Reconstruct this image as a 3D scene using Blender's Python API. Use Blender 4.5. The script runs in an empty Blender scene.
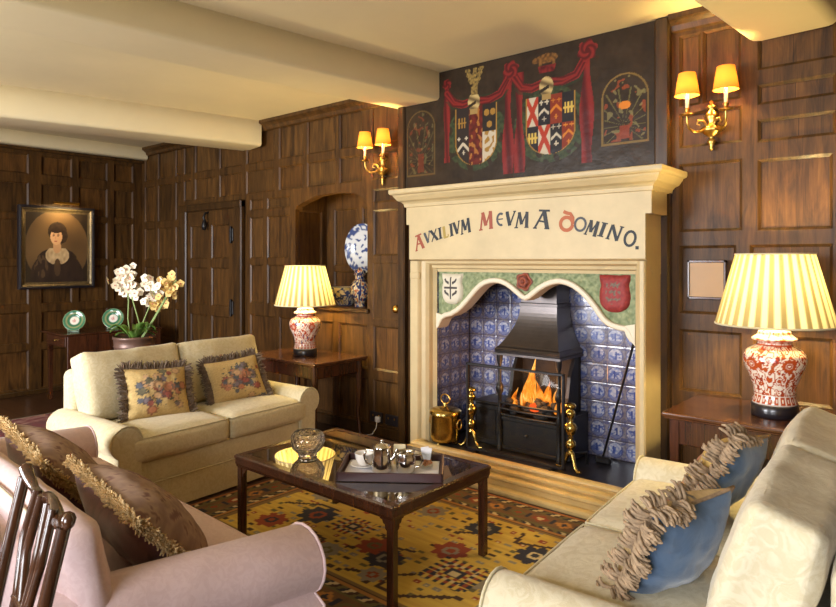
import bpy, bmesh, math, random
from mathutils import Vector, Matrix, noise
random.seed(7)
S = bpy.context.scene
C = S.collection
PI = math.pi
sin, cos = math.sin, math.cos
R = math.radians

# ------------------------------------------------------------------ colour
def lin(c):
    return tuple((x/255/12.92 if x/255 <= .04045 else ((x/255+.055)/1.055)**2.4) for x in c)
def mixc(a, b, t):
    t = max(0, min(1, t)); return tuple(a[i]+(b[i]-a[i])*t for i in range(3))
def nz(x, y, z=0.0): return noise.noise(Vector((x, y, z)))

# ------------------------------------------------------------------ mesh builder
class MB:
    def __init__(s): s.v = []; s.f = []; s.mi = []; s.sm = []; s.col = None; s.M = Matrix.Identity(4); s.mat = 0
    def _add(s, vs, fs, smooth=False, cols=None, mat=None):
        b = len(s.v)
        s.v += [tuple(s.M @ Vector(p)) for p in vs]
        s.f += [tuple(b+i for i in f) for f in fs]
        s.mi += [s.mat if mat is None else mat]*len(fs); s.sm += [smooth]*len(fs)
        if cols is not None or s.col is not None:
            if s.col is None: s.col = [(1, 1, 1)]*b
            s.col += list(cols) if cols is not None else [(1, 1, 1)]*len(vs)
        return s
    def box(s, x0, x1, y0, y1, z0, z1, bev=.004, seg=1, smooth=False, **k):
        bm = bmesh.new(); bmesh.ops.create_cube(bm, size=1)
        for v in bm.verts: v.co = Vector(((x0+x1)/2+v.co.x*(x1-x0), (y0+y1)/2+v.co.y*(y1-y0), (z0+z1)/2+v.co.z*(z1-z0)))
        bev = min(bev, .45*min(abs(x1-x0), abs(y1-y0), abs(z1-z0)))
        if bev > 0: bmesh.ops.bevel(bm, geom=bm.edges[:], offset=bev, segments=seg, profile=.5, affect='EDGES')
        bm.verts.index_update()
        s._add([v.co.copy() for v in bm.verts], [[v.index for v in f.verts] for f in bm.faces], smooth, **k); bm.free(); return s
    def loft(s, rings, closed=True, caps=True, smooth=True, cols=None, **k):
        n = len(rings[0]); vs = [p for r in rings for p in r]; fs = []
        m = n if closed else n-1
        for i in range(len(rings)-1):
            for j in range(m):
                a = i*n+j; b = i*n+(j+1) % n; fs.append((a, b, b+n, a+n))
        s._add(vs, fs, smooth, cols, **k)
        if caps:
            s._add(rings[0], [tuple(range(n))[::-1]], False, **k); s._add(rings[-1], [tuple(range(n))], False, **k)
        return s
    def lathe(s, prof, n=32, c=(0, 0, 0), smooth=True, caps=False, colf=None, wob=None, **k):
        rings = []; cols = [] if colf else None
        m = n+1 if colf else n
        for i, (r, z) in enumerate(prof):
            ring = []
            for j in range(m):
                a = 2*PI*j/n; rr = r if wob is None else r*wob(a, z)
                ring.append((c[0]+rr*cos(a), c[1]+rr*sin(a), c[2]+z))
                if colf: cols.append(colf(a, z, i/(len(prof)-1)))
            rings.append(ring)
        return s.loft(rings, closed=not colf, caps=caps, smooth=smooth, cols=cols, **k)
    def tube(s, pts, r, n=8, caps=True, smooth=True, sx=1.0, **k):
        pts = [Vector(p) for p in pts]; rings = []; up = None
        for i, p in enumerate(pts):
            t = (pts[min(i+1, len(pts)-1)]-pts[max(i-1, 0)]).normalized()
            if up is None: up = Vector((0, 0, 1)) if abs(t.z) < .9 else Vector((1, 0, 0))
            a = t.cross(up)
            if a.length < 1e-6: a = t.cross(Vector((0, 1, 0)))
            a.normalize(); b = a.cross(t).normalized(); up = b
            rr = r[i] if isinstance(r, (list, tuple)) else r
            rings.append([tuple(p+a*(rr*sx*cos(2*PI*j/n))+b*(rr*sin(2*PI*j/n))) for j in range(n)])
        return s.loft(rings, True, caps, smooth, **k)
    def loop(s, pts, r, n=6, **k):          # closed tube
        pts = [Vector(p) for p in pts]; m = len(pts); rings = []; up = None
        cen = sum(pts, Vector())/m
        for i, p in enumerate(pts):
            t = (pts[(i+1) % m]-pts[i-1]).normalized()
            a = (p-cen); a = (a-t*a.dot(t)).normalized(); b = t.cross(a).normalized()
            rings.append([tuple(p+a*(r*cos(2*PI*j/n))+b*(r*sin(2*PI*j/n))) for j in range(n)])
        rings.append(rings[0]); return s.loft(rings, True, False, True, **k)
    def prism(s, poly, mp, d0, d1, smooth=False, **k):
        # poly (u,v) extruded along w from d0 to d1, mp(u,v,w)->xyz
        n = len(poly)
        vs = [mp(u, v, d0) for u, v in poly]+[mp(u, v, d1) for u, v in poly]
        fs = [tuple(range(n))[::-1], tuple(range(n, 2*n))]+[(i, (i+1) % n, n+(i+1) % n, n+i) for i in range(n)]
        return s._add(vs, fs, smooth, **k)
    def grid(s, fn, nu, nv, smooth=True, **k):
        vs = []; cols = []; has = False
        for i in range(nu+1):
            for j in range(nv+1):
                o = fn(i/nu, j/nv)
                if isinstance(o[0], (tuple, list, Vector)): vs.append(o[0]); cols.append(o[1]); has = True
                else: vs.append(o)
        w = nv+1
        fs = [(i*w+j, (i+1)*w+j, (i+1)*w+j+1, i*w+j+1) for i in range(nu) for j in range(nv)]
        return s._add(vs, fs, smooth, cols if has else None, **k)
    def sphere(s, c, r, n=12, sc=(1, 1, 1), wob=0, **k):
        rings = []
        for i in range(n//2+1):
            th = PI*i/(n//2); rr = max(sin(th), .001)
            ring = []
            for j in range(n):
                d = Vector((rr*cos(2*PI*j/n), rr*sin(2*PI*j/n), -cos(th)))
                q = 1+wob*nz(d.x*1.7+c[0]*31, d.y*1.7+c[1]*31, d.z*1.7+c[2]*17)
                ring.append((c[0]+r*sc[0]*d.x*q, c[1]+r*sc[1]*d.y*q, c[2]+r*sc[2]*d.z*q))
            rings.append(ring)
        return s.loft(rings, True, False, True, **k)
    def softbox(s, w, d, t, r=.03, n=18, crown=.03, wr=.004, seed=0, fcrown=None, **k):
        # upholstered cushion centred on origin; z is the thickness direction
        hw, hd, ht = w/2, d/2, t/2
        bm = bmesh.new(); bmesh.ops.create_cube(bm, size=2)
        bmesh.ops.subdivide_edges(bm, edges=bm.edges[:], cuts=n, use_grid_fill=True)
        vs = []
        for v in bm.verts:
            u = Vector(v.co)
            p = Vector((u.x*hw, u.y*hd, u.z*ht))
            q = Vector((max(-hw+r, min(hw-r, p.x)), max(-hd+r, min(hd-r, p.y)), max(-ht+r, min(ht-r, p.z))))
            e = p-q
            if e.length > 1e-9: p = q+e.normalized()*min(r, max(abs(e.x), abs(e.y), abs(e.z)))
            fu = (1-abs(u.x)**2.5); fv = (1-abs(u.y)**2.5); fz = (1-u.z*u.z)
            p.z += u.z*crown*fu**.7*fv**.7
            b = crown*.45 if fcrown is None else fcrown
            p.x += u.x*b*fv*fz; p.y += u.y*b*fu*fz
            if wr:
                g = noise.noise_vector(Vector((p.x*7+seed*9.1, p.y*7, p.z*7+seed)))
                g2 = nz(p.x*22+seed, p.y*9, p.z*22)
                p += g*wr+Vector((0, 0, u.z*g2*wr*.5))
            vs.append(p)
        bm.verts.index_update()
        s._add(vs, [[v.index for v in f.verts] for f in bm.faces], True, **k); bm.free(); return s
    def build(s, name, mats, parent=None, **props):
        me = bpy.data.meshes.new(name); me.from_pydata(s.v, [], s.f)
        if not isinstance(mats, (list, tuple)): mats = [mats]
        for m in mats: me.materials.append(m)
        me.polygons.foreach_set('material_index', s.mi); me.polygons.foreach_set('use_smooth', s.sm)
        if s.col is not None:
            a = me.color_attributes.new('Col', 'FLOAT_COLOR', 'POINT')
            buf = []
            for c in s.col: buf += [c[0], c[1], c[2], 1]
            a.data.foreach_set('color', buf)
        me.update()
        bm = bmesh.new(); bm.from_mesh(me)
        if len(bm.faces) < 30000: bmesh.ops.recalc_face_normals(bm, faces=bm.faces[:])
        bm.to_mesh(me); bm.free()
        o = bpy.data.objects.new(name, me); C.objects.link(o)
        if parent: o.parent = parent
        for k, v in props.items(): o[k] = v
        return o

def thing(name, label, cat, loc=(0, 0, 0), rz=0, group=None):
    o = bpy.data.objects.new(name, None); C.objects.link(o); o.empty_display_size = .1
    o.location = loc; o.rotation_euler = (0, 0, rz); return tag(o, label, cat, group)
def tag(o, label, cat, group=None, kind=None):
    o['label'] = label; o['category'] = cat
    if group: o['group'] = group
    if kind: o['kind'] = kind
    return o
def struct(o): o['kind'] = 'structure'; return o
def dup(root, loc, rz, label=None, group=None):
    r = root.copy(); C.objects.link(r); r.location = loc; r.rotation_euler = (0, 0, rz)
    if label: r['label'] = label
    if group: r['group'] = group
    for ch in list(root.children):
        c = ch.copy(); C.objects.link(c); c.parent = r
        for g in ch.children:
            d = g.copy(); C.objects.link(d); d.parent = c
    return r
def lamp(name, loc, power, col, size=.03, parent=None, kind='POINT', **k):
    l = bpy.data.lights.new(name, kind); l.energy = power; l.color = col
    if kind == 'POINT': l.shadow_soft_size = size
    for a, v in k.items(): setattr(l, a, v)
    o = bpy.data.objects.new(name, l); C.objects.link(o); o.location = loc
    if parent: o.parent = parent
    return o

# ------------------------------------------------------------------ materials
def newmat(name):
    m = bpy.data.materials.new(name); m.use_nodes = True; nt = m.node_tree; nt.nodes.clear()
    out = nt.nodes.new('ShaderNodeOutputMaterial'); b = nt.nodes.new('ShaderNodeBsdfPrincipled')
    nt.links.new(b.outputs[0], out.inputs[0]); return m, nt, b, out
def coords(nt, scale=(1, 1, 1), src='Object'):
    tc = nt.nodes.new('ShaderNodeTexCoord'); mp = nt.nodes.new('ShaderNodeMapping')
    mp.inputs['Scale'].default_value = scale; nt.links.new(tc.outputs[src], mp.inputs[0]); return mp.outputs[0]
def noisen(nt, vec, scale, detail=4, rough=.55, dist=0):
    n = nt.nodes.new('ShaderNodeTexNoise'); n.inputs['Scale'].default_value = scale
    n.inputs['Detail'].default_value = detail; n.inputs['Roughness'].default_value = rough; n.inputs['Distortion'].default_value = dist
    nt.links.new(vec, n.inputs['Vector']); return n.outputs['Fac']
def ramp(nt, fac, stops):
    r = nt.nodes.new('ShaderNodeValToRGB'); e = r.color_ramp.elements
    while len(e) < len(stops): e.new(.5)
    for el, (p, c) in zip(e, stops): el.position = p; el.color = (*c, 1)
    nt.links.new(fac, r.inputs[0]); return r.outputs[0]
def mul(nt, a, b, t=1.0, mode='MULTIPLY'):
    m = nt.nodes.new('ShaderNodeMix'); m.data_type = 'RGBA'; m.blend_type = mode; m.inputs[0].default_value = t
    nt.links.new(a, m.inputs[6])
    nt.links.new(b, m.inputs[7]); return m.outputs[2]
def bump(nt, b, h, strength=.3, dist=.01):
    n = nt.nodes.new('ShaderNodeBump'); n.inputs['Strength'].default_value = strength; n.inputs['Distance'].default_value = dist
    nt.links.new(h, n.inputs['Height']); nt.links.new(n.outputs[0], b.inputs['Normal'])
def attr(nt):
    a = nt.nodes.new('ShaderNodeAttribute'); a.attribute_name = 'Col'; return a.outputs['Color']

def wood(name, dark, light, scale=(9, 9, 1.1), rough=.36, tone=False, coat=.25, spec=.5):
    m, nt, b, o = newmat(name); v = coords(nt, scale)
    n1 = noisen(nt, v, 2.2, 6, .62, .8); n2 = noisen(nt, coords(nt, (scale[0]*7, scale[1]*7, scale[2]*2)), 3, 3, .6)
    c = ramp(nt, n1, [(.3, lin(dark)), (.72, lin(light))])
    g = ramp(nt, n2, [(.3, (.72, .72, .72)), (.6, (1, 1, 1))]); c = mul(nt, c, g)
    if tone: c = mul(nt, c, attr(nt))
    nt.links.new(c, b.inputs['Base Color']); b.inputs['Roughness'].default_value = rough
    b.inputs['Coat Weight'].default_value = coat; b.inputs['Coat Roughness'].default_value = .18; b.inputs['Specular IOR Level'].default_value = spec
    bump(nt, b, n2, .08, .004); return m
def plain(name, col, rough=.5, metal=0, bumps=None, var=0, vscale=6, coat=0, spec=None):
    m, nt, b, o = newmat(name)
    if var:
        n = noisen(nt, coords(nt), vscale, 5, .6)
        c = ramp(nt, n, [(.3, tuple(x*(1-var) for x in lin(col))), (.7, tuple(min(1, x*(1+var)) for x in lin(col)))])
        nt.links.new(c, b.inputs['Base Color'])
    else: b.inputs['Base Color'].default_value = (*lin(col), 1)
    b.inputs['Roughness'].default_value = rough; b.inputs['Metallic'].default_value = metal; b.inputs['Coat Weight'].default_value = coat
    if bumps: bump(nt, b, noisen(nt, coords(nt), bumps[0], 4), bumps[1], bumps[2] if len(bumps) > 2 else .01)
    return m
def vcol(name, rough=.5, coat=0, bumps=None, sheen=0, metal=0, spec=.5):
    m, nt, b, o = newmat(name); nt.links.new(attr(nt), b.inputs['Base Color'])
    b.inputs['Roughness'].default_value = rough; b.inputs['Coat Weight'].default_value = coat; b.inputs['Coat Roughness'].default_value = .08
    b.inputs['Sheen Weight'].default_value = sheen; b.inputs['Metallic'].default_value = metal; b.inputs['Specular IOR Level'].default_value = spec
    if bumps: bump(nt, b, noisen(nt, coords(nt), bumps[0], 3), bumps[1], bumps[2])
    return m
def fabric(name, c1, c2, scale=26, weave=260, st=.35, rough=.85, sheen=.2):
    m, nt, b, o = newmat(name); v = coords(nt)
    n1 = noisen(nt, v, scale, 3, .5, 2.2); n0 = noisen(nt, v, 3, 3, .5)
    c = ramp(nt, n1, [(.42, lin(c1)), (.58, lin(c2))])
    c = mul(nt, c, ramp(nt, n0, [(.3, (.9, .9, .9)), (.7, (1, 1, 1))]))
    nt.links.new(c, b.inputs['Base Color']); b.inputs['Roughness'].default_value = rough
    b.inputs['Sheen Weight'].default_value = sheen; b.inputs['Sheen Roughness'].default_value = .5
    w = noisen(nt, v, weave, 2, .5)
    a = nt.nodes.new('ShaderNodeMath'); a.operation = 'ADD'; nt.links.new(n1, a.inputs[0])
    k = nt.nodes.new('ShaderNodeMath'); k.operation = 'MULTIPLY'; k.inputs[1].default_value = .5; nt.links.new(w, k.inputs[0]); nt.links.new(k.outputs[0], a.inputs[1])
    bump(nt, b, a.outputs[0], st, .006); return m

M = {}
M['panel'] = wood('oak_panelling', (50, 33, 17), (106, 72, 34), tone=True, rough=.44, coat=.04, spec=.2)
M['oak'] = wood('oak_dark', (42, 28, 13), (80, 54, 25), coat=.08, spec=.3)
M['mahog'] = wood('mahogany', (46, 24, 14), (88, 48, 27), rough=.25, coat=.4)
M['mahogtop'] = wood('mahogany_top', (66, 38, 22), (112, 68, 38), scale=(1.2, 8, 8), rough=.2, coat=.7)
M['floor'] = None
M['plaster'] = plain('cream_plaster', (214, 197, 154), .75, bumps=(5, .12, .02), var=.03, vscale=2)
M['stone'] = plain('painted_stone', (194, 172, 126), .5, bumps=(14, .12, .008), var=.09, vscale=5)
M['kerb'] = plain('kerb_stone', (212, 182, 122), .4, bumps=(18, .12, .006), var=.12, vscale=7)
M['black'] = plain('black_iron', (38, 36, 36), .42, .5, bumps=(60, .1, .003), var=.2, vscale=12)
M['steel'] = plain('dark_burnished_steel', (92, 86, 84), .33, .9, bumps=(25, .05, .003), var=.12, vscale=9)
M['hearthslab'] = plain('black_slate', (38, 36, 38), .35, bumps=(10, .1, .006), var=.2, vscale=8)
M['soot'] = plain('sooty_brick', (34, 29, 26), .9, bumps=(20, .4, .01))
M['brass'] = plain('polished_brass', (188, 160, 88), .22, 1, var=.15, vscale=20)
M['oldbrass'] = plain('aged_brass', (190, 150, 74), .28, 1, var=.2, vscale=25)
M['silver'] = plain('silver_plate', (214, 208, 200), .12, 1)
M['china'] = plain('white_china', (238, 232, 224), .2, coat=.6)
M['linen'] = plain('white_linen', (230, 226, 226), .8, bumps=(120, .2, .003))
M['linen2'] = plain('cream_wrapper', (222, 204, 160), .5)
M['leather'] = plain('tray_leather', (66, 38, 36), .4, var=.15)
M['cream'] = fabric('cream_damask', (206, 191, 150), (215, 202, 164), 24)
M['creamC'] = fabric('ivory_damask', (206, 192, 156), (216, 204, 172), 18)
M['creampipe'] = fabric('cream_piping', (206, 192, 150), (216, 204, 166), 40)
M['pink'] = fabric('pink_linen', (216, 186, 182), (222, 194, 190), 30, 320, .12)
M['blue'] = fabric('blue_velvet', (58, 84, 114), (72, 98, 128), 8, 300, .15, .75, .5)
M['plum'] = fabric('plum_velvet', (104, 60, 58), (126, 78, 72), 10, 300, .2, .75, .6)
M['fringeA'] = plain('brown_fringe', (116, 98, 80), .9, var=.35, vscale=45)
M['fringeB'] = plain('cream_fringe', (214, 184, 132), .9, var=.28, vscale=45)
M['fringeC'] = plain('taupe_tassels', (148, 124, 96), .9, var=.45, vscale=40)
M['tapestry'] = vcol('tapestry', .9, bumps=(200, .25, .003))
M['paint'] = vcol('old_oil_paint', .3, .0, spec=.16, bumps=(9, .3, .012))
M['canvas'] = vcol('portrait_canvas', .4, .15)
M['rug'] = vcol('wool_rug', .95, bumps=(300, .4, .004))
M['tile'] = vcol('delft_glaze', .22, .6, bumps=(24, .1, .004))
M['porcelain'] = vcol('painted_porcelain', .16, .8)
M['frieze'] = vcol('painted_relief', .65, bumps=(45, .5, .01))
M['ink'] = [plain('letter_'+n, c, .6) for n, c in (('rust', (146, 66, 38)), ('ink', (28, 32, 34)), ('ochre', (160, 134, 58)), ('orange', (168, 86, 40)), ('slate', (62, 64, 68)))]
M['white'] = plain('white_paint', (212, 200, 172), .5)
M['leaf'] = plain('orchid_leaf', (92, 126, 52), .4, var=.25, vscale=8)
M['stem'] = plain('orchid_stem', (128, 150, 84), .5)
M['petal'] = plain('orchid_petal', (236, 224, 196), .6, var=.12, vscale=40)
M['petalb'] = plain('orchid_petal_amber', (222, 188, 112), .6, var=.2, vscale=40)
M['lip'] = plain('orchid_lip', (190, 84, 92), .6)
M['pot'] = plain('bronzed_pot', (104, 78, 66), .4, .3, var=.15)
M['paper'] = plain('aged_paper', (156, 116, 56), .4, var=.06)
M['gilt'] = plain('dull_silver_gilt', (112, 96, 66), .4, .6, bumps=(60, .5, .01), var=.25, vscale=30)
M['ebony'] = plain('ebonised_frame', (34, 30, 34), .3, coat=.4)
M['coal'] = plain('coal', (30, 27, 26), .8, bumps=(30, .6, .02))
M['sugar'] = plain('demerara_sugar', (190, 122, 72), .8)

def glassmat(name, rough=.0, col=(1, 1, 1), thin=False):
    m, nt, b, o = newmat(name)
    if thin:
        nt.nodes.remove(b); t = nt.nodes.new('ShaderNodeBsdfTransparent'); g = nt.nodes.new('ShaderNodeBsdfGlossy')
        g.inputs['Roughness'].default_value = .03; t.inputs[0].default_value = (.94, .95, .94, 1)
        mx = nt.nodes.new('ShaderNodeMixShader'); mx.inputs[0].default_value = .022
        nt.links.new(t.outputs[0], mx.inputs[1]); nt.links.new(g.outputs[0], mx.inputs[2]); nt.links.new(mx.outputs[0], o.inputs[0])
    else:
        b.inputs['Transmission Weight'].default_value = 1; b.inputs['Roughness'].default_value = rough
        b.inputs['Base Color'].default_value = (*col, 1); b.inputs['IOR'].default_value = 1.45
    return m
M['pane'] = glassmat('screen_glass', thin=True)
M['cutglass'] = glassmat('cut_glass', .06, (.96, .93, .9))
M['glass'] = glassmat('clear_glass', .0)

def shade_mat(name, c, trans, glow=0):
    m, nt, b, o = newmat(name); nt.nodes.remove(b)
    d = nt.nodes.new('ShaderNodeBsdfDiffuse'); t = nt.nodes.new('ShaderNodeBsdfTranslucent'); mx = nt.nodes.new('ShaderNodeMixShader')
    mx.inputs[0].default_value = trans
    base = nt.nodes.new('ShaderNodeRGB'); base.outputs[0].default_value = (*lin(c), 1)
    cc = mul(nt, base.outputs[0], attr(nt))
    nt.links.new(cc, d.inputs[0]); nt.links.new(cc, t.inputs[0])
    nt.links.new(d.outputs[0], mx.inputs[1]); nt.links.new(t.outputs[0], mx.inputs[2]); nt.links.new(mx.outputs[0], o.inputs[0]); return m
M['shade'] = shade_mat('pleated_silk', (248, 230, 176), .13)
M['sshade'] = shade_mat('amber_card_shade', (244, 146, 60), .05)
def emit(name, c, s):
    m, nt, b, o = newmat(name); nt.nodes.remove(b); e = nt.nodes.new('ShaderNodeEmission')
    e.inputs[0].default_value = (*lin(c), 1); e.inputs[1].default_value = s; nt.links.new(e.outputs[0], o.inputs[0]); return m
M['bulb'] = emit('lit_bulb', (255, 226, 160), 9)
M['ember'] = emit('glowing_ember', (255, 96, 40), 1.0)
def flame_mat():
    m, nt, b, o = newmat('flame'); nt.nodes.remove(b)
    tc = nt.nodes.new('ShaderNodeTexCoord'); sp = nt.nodes.new('ShaderNodeSeparateXYZ'); nt.links.new(tc.outputs['Generated'], sp.inputs[0])
    n = noisen(nt, coords(nt, (14, 14, 5)), 2.0, 3, .6, .6)
    e = nt.nodes.new('ShaderNodeEmission'); e.inputs[1].default_value = 1.25
    c = ramp(nt, n, [(.3, lin((255, 96, 16))), (.54, lin((255, 150, 44))), (.74, lin((255, 222, 130)))]); nt.links.new(c, e.inputs[0])
    t = nt.nodes.new('ShaderNodeBsdfTransparent'); mx = nt.nodes.new('ShaderNodeMixShader')
    a = ramp(nt, n, [(.33, (0, 0, 0)), (.55, (.75, .75, .75))]); nt.links.new(a, mx.inputs[0])
    nt.links.new(t.outputs[0], mx.inputs[1]); nt.links.new(e.outputs[0], mx.inputs[2]); nt.links.new(mx.outputs[0], o.inputs[0]); return m
M['flame'] = flame_mat()
def floor_mat():
    m, nt, b, o = newmat('dark_floorboards'); v = coords(nt, (1, 1, 1))
    br = nt.nodes.new('ShaderNodeTexBrick'); br.inputs['Scale'].default_value = 1; br.inputs['Brick Width'].default_value = 2.6; br.inputs['Row Height'].default_value = .19
    br.inputs['Mortar Size'].default_value = .004; br.inputs['Color1'].default_value = (*lin((88, 58, 38)), 1); br.inputs['Color2'].default_value = (*lin((66, 42, 28)), 1); br.inputs['Mortar'].default_value = (*lin((22, 14, 10)), 1)
    nt.links.new(v, br.inputs[0])
    g = ramp(nt, noisen(nt, coords(nt, (1.2, 16, 1)), 3, 5, .6, .5), [(.3, (.6, .6, .6)), (.7, (1, 1, 1))])
    nt.links.new(mul(nt, br.outputs[0], g), b.inputs['Base Color']); b.inputs['Roughness'].default_value = .3; return m
M['floor'] = floor_mat()
def tabletop_mat():
    m, nt, b, o = newmat('coffee_table_glass_top'); v = coords(nt)
    n = noisen(nt, v, 9, 4, .5, 1.5)
    c = ramp(nt, n, [(.35, lin((46, 37, 26))), (.62, lin((78, 66, 44)))])
    nt.links.new(c, b.inputs['Base Color']); b.inputs['Roughness'].default_value = .03; b.inputs['IOR'].default_value = 1.9
    b.inputs['Coat Weight'].default_value = 1; b.inputs['Coat Roughness'].default_value = .01; b.inputs['Coat IOR'].default_value = 2.2; return m
M['tabletop'] = tabletop_mat()
# ------------------------------------------------------------------ THE ROOM
YW, XB, XR, YR = 4.0, -8.0, 2.2, -2.4
ZC1, ZC2 = 2.98, 2.92

def panels(mb, mp, u0, u1, v0, v1, cells, holes=(), depth=.02, bev=.016):
    us = sorted({u0, u1, *[c[0] for c in cells], *[c[1] for c in cells], *[h[0] for h in holes], *[h[1] for h in holes]})
    vs = sorted({v0, v1, *[c[2] for c in cells], *[c[3] for c in cells], *[h[2] for h in holes], *[h[3] for h in holes]})
    def inside(u, v, L): return any(a < u < b and c < v < d for a, b, c, d in L)
    for i in range(len(us)-1):
        for j in range(len(vs)-1):
            cu, cv = (us[i]+us[i+1])/2, (vs[j]+vs[j+1])/2
            if inside(cu, cv, cells) or inside(cu, cv, holes): continue
            t = .86; q = [(us[i], vs[j]), (us[i+1], vs[j]), (us[i+1], vs[j+1]), (us[i], vs[j+1])]
            mb._add([mp(u, v, 0) for u, v in q], [(0, 1, 2, 3)], False, [(t, t, t)]*4)
    for a, b, c, d in cells:
        t = random.uniform(.78, 1.18); w = random.uniform(-.05, .05); tc = (t*(1+w), t, t*(1-w))
        e = min(bev, (b-a)*.3, (d-c)*.3)
        o = [(a, c), (b, c), (b, d), (a, d)]; n = [(a+e, c+e), (b-e, c+e), (b-e, d-e), (a+e, d-e)]
        P = [mp(u, v, 0) for u, v in o]+[mp(u, v, -depth*.55) for u, v in n]+[mp(u, v, -depth) for u, v in n]
        mb._add(P, [(0, 1, 5, 4), (1, 2, 6, 5), (2, 3, 7, 6), (3, 0, 4, 7), (4, 5, 9, 8), (5, 6, 10, 9), (6, 7, 11, 10), (7, 4, 8, 11)], False, [(.88,)*3]*12)
        mid = (a+b)/2+random.uniform(-.02, .02)
        if b-a > .3:      # two boards meet in a wide panel
            g = .0015; s2 = t*random.uniform(.85, 1.12)
            for (p, q, tt) in ((a+e, mid-g, tc), (mid+g, b-e, (s2*(1+w), s2, s2*(1-w)))):
                mb._add([mp(u, v, -depth) for u, v in ((p, c+e), (q, c+e), (q, d-e), (p, d-e))], [(0, 1, 2, 3)], False, [tt]*4)
            mb._add([mp(u, v, -depth) for u, v in ((mid-g, c+e), (mid+g, c+e), (mid+g, d-e), (mid-g, d-e))], [(0, 1, 2, 3)], False, [(.3,)*3]*4)
        else:
            mb._add([mp(u, v, -depth) for u, v in n], [(0, 1, 2, 3)], False, [tc]*4)
    return mb

mpF = lambda u, v, w: (u, YW-w, v)          # fireplace wall, w outwards
mpB = lambda u, v, w: (XB+w, u, v)          # far end wall

o = MB().box(XB-.1, XR+.1, YR-.1, YW+.6, -.12, 0, 0).build('floor', M['floor']); struct(o)
cl_ = MB().box(XB-.1, XR+.1, YR-.1, YW+.1, ZC1, ZC1+.12, 0)
cl_.prism([(XB-.1, YR-.1), (-4.22, YR-.1), (-3.36, YW+.1), (XB-.1, YW+.1)], lambda u, v, q: (u, v, q), ZC2, ZC1)
struct(cl_.build('ceiling', M['plaster']))

# wall with the fireplace: cells of panelling left, above the board and right
cells = []
rowsL = [(.10, .47), (.56, .93), (1.0, 1.43), (1.51, 1.91), (1.985, 2.44), (2.505, 2.85)]
for a, b in ((-7.94, -7.69), (-7.61, -7.27), (-7.19, -7.05)):
    for c, d in rowsL: cells.append((a, b, c, d))
for a, b in ((-6.76, -6.34), (-6.26, -5.84), (-5.76, -5.29)):
    cells.append((a, b, 2.51, 2.85))
    cells.append((a, b, 2.2, 2.445))
cells += [(-7.0, -6.84, 2.51, 2.85), (-7.0, -6.84, 2.2, 2.445)]
for a, b in ((-5.69, -5.47), (-5.4, -5.03)):
    for c, d in ((2.025, 2.14), (1.525, 1.955), (1.065, 1.465)): cells.append((a, b, c, d))
for a, b in ((-5.21, -4.84), (-4.78, -4.38), (-4.33, -4.04), (-3.93, -3.61)):
    cells.append((a, b, 2.51, 2.84)); cells.append((a, b, 2.2, 2.44))
for a, b in ((-5.69, -5.27), (-5.2, -4.78), (-4.72, -4.42), (-4.34, -3.97), (-3.9, -3.56)):
    cells.append((a, b, .56, .945)); cells.append((a, b, .10, .48))
cells += [(-3.9, -3.56, 2.0, 2.12), (-3.9, -3.56, 1.545, 1.94)]
NI = (-4.95, -3.97, 1.085, 2.125)
HOLE = (-3.03, -1.5, 0, 1.6)
cellsR = [(-1.32, -1.195, 2.43, 2.86), (-1.185, -.975, 2.43, 2.86), (-1.32, -.97, 2.18, 2.39),
          (-1.32, -.968, 1.675, 2.085), (-.89, -.53, 1.67, 2.07), (-.89, -.515, 2.165, 2.295), (-.89, -.515, 2.375, 2.49), (-.89, -.515, 2.57, 2.86),
          (-1.32, -1.0, 1.185, 1.592), (-.93, -.53, 1.185, 1.592), (-1.32, -.97, .72, 1.09), (-.91, -.53, .72, 1.09), (-1.32, -.97, .12, .64), (-.91, -.53, .12, .64)]
for a, b in ((-.44, -.08), (0, .42), (.5, .92), (1, 1.42), (1.5, 2.1)):
    for c, d in ((.12, .64), (.72, 1.09), (1.185, 1.592), (1.67, 2.07), (2.165, 2.49), (2.57, 2.86)): cellsR.append((a, b, c, d))
w = MB(); panels(w, mpF, XB, XR, 0, ZC1, cells+cellsR, [NI, HOLE])
# four-centred head of the niche
na, nb_, zt = NI[0], NI[1], NI[3]
arch = [(-4.95, 2.0), (-4.93, 2.03), (-4.84, 2.062), (-4.648, 2.11), (-4.45, 2.125), (-4.214, 2.113), (-4.10, 2.092), (-3.99, 2.03), (-3.97, 1.995)]
spl = arch[:5]+[(na, 2.125)]; spr = arch[4:]+[(nb_, 2.125)]
w.prism([(u, v) for u, v in spl], mpF, .0, -.09, cols=[(.85,)*3]*12); w.prism(spr, mpF, .0, -.09, cols=[(.85,)*3]*12)
# niche box
D_ = .42
def nq(a, b, c, d, t): w._add([a, b, c, d], [(0, 1, 2, 3)], False, [(t, t, t)]*4)
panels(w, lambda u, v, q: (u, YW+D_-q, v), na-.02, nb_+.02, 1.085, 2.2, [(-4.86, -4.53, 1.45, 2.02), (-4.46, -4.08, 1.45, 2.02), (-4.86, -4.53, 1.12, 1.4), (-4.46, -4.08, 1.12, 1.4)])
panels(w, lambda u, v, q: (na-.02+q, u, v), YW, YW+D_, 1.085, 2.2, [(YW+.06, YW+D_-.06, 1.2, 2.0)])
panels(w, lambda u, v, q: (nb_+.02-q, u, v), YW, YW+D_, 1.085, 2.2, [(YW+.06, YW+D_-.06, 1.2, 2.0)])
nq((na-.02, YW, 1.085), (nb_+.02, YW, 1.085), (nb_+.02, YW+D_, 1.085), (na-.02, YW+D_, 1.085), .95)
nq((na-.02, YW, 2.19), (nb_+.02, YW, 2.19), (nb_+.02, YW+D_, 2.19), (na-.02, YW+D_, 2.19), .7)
o = w.build('wall_fireplace', M['panel']); struct(o)
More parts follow.
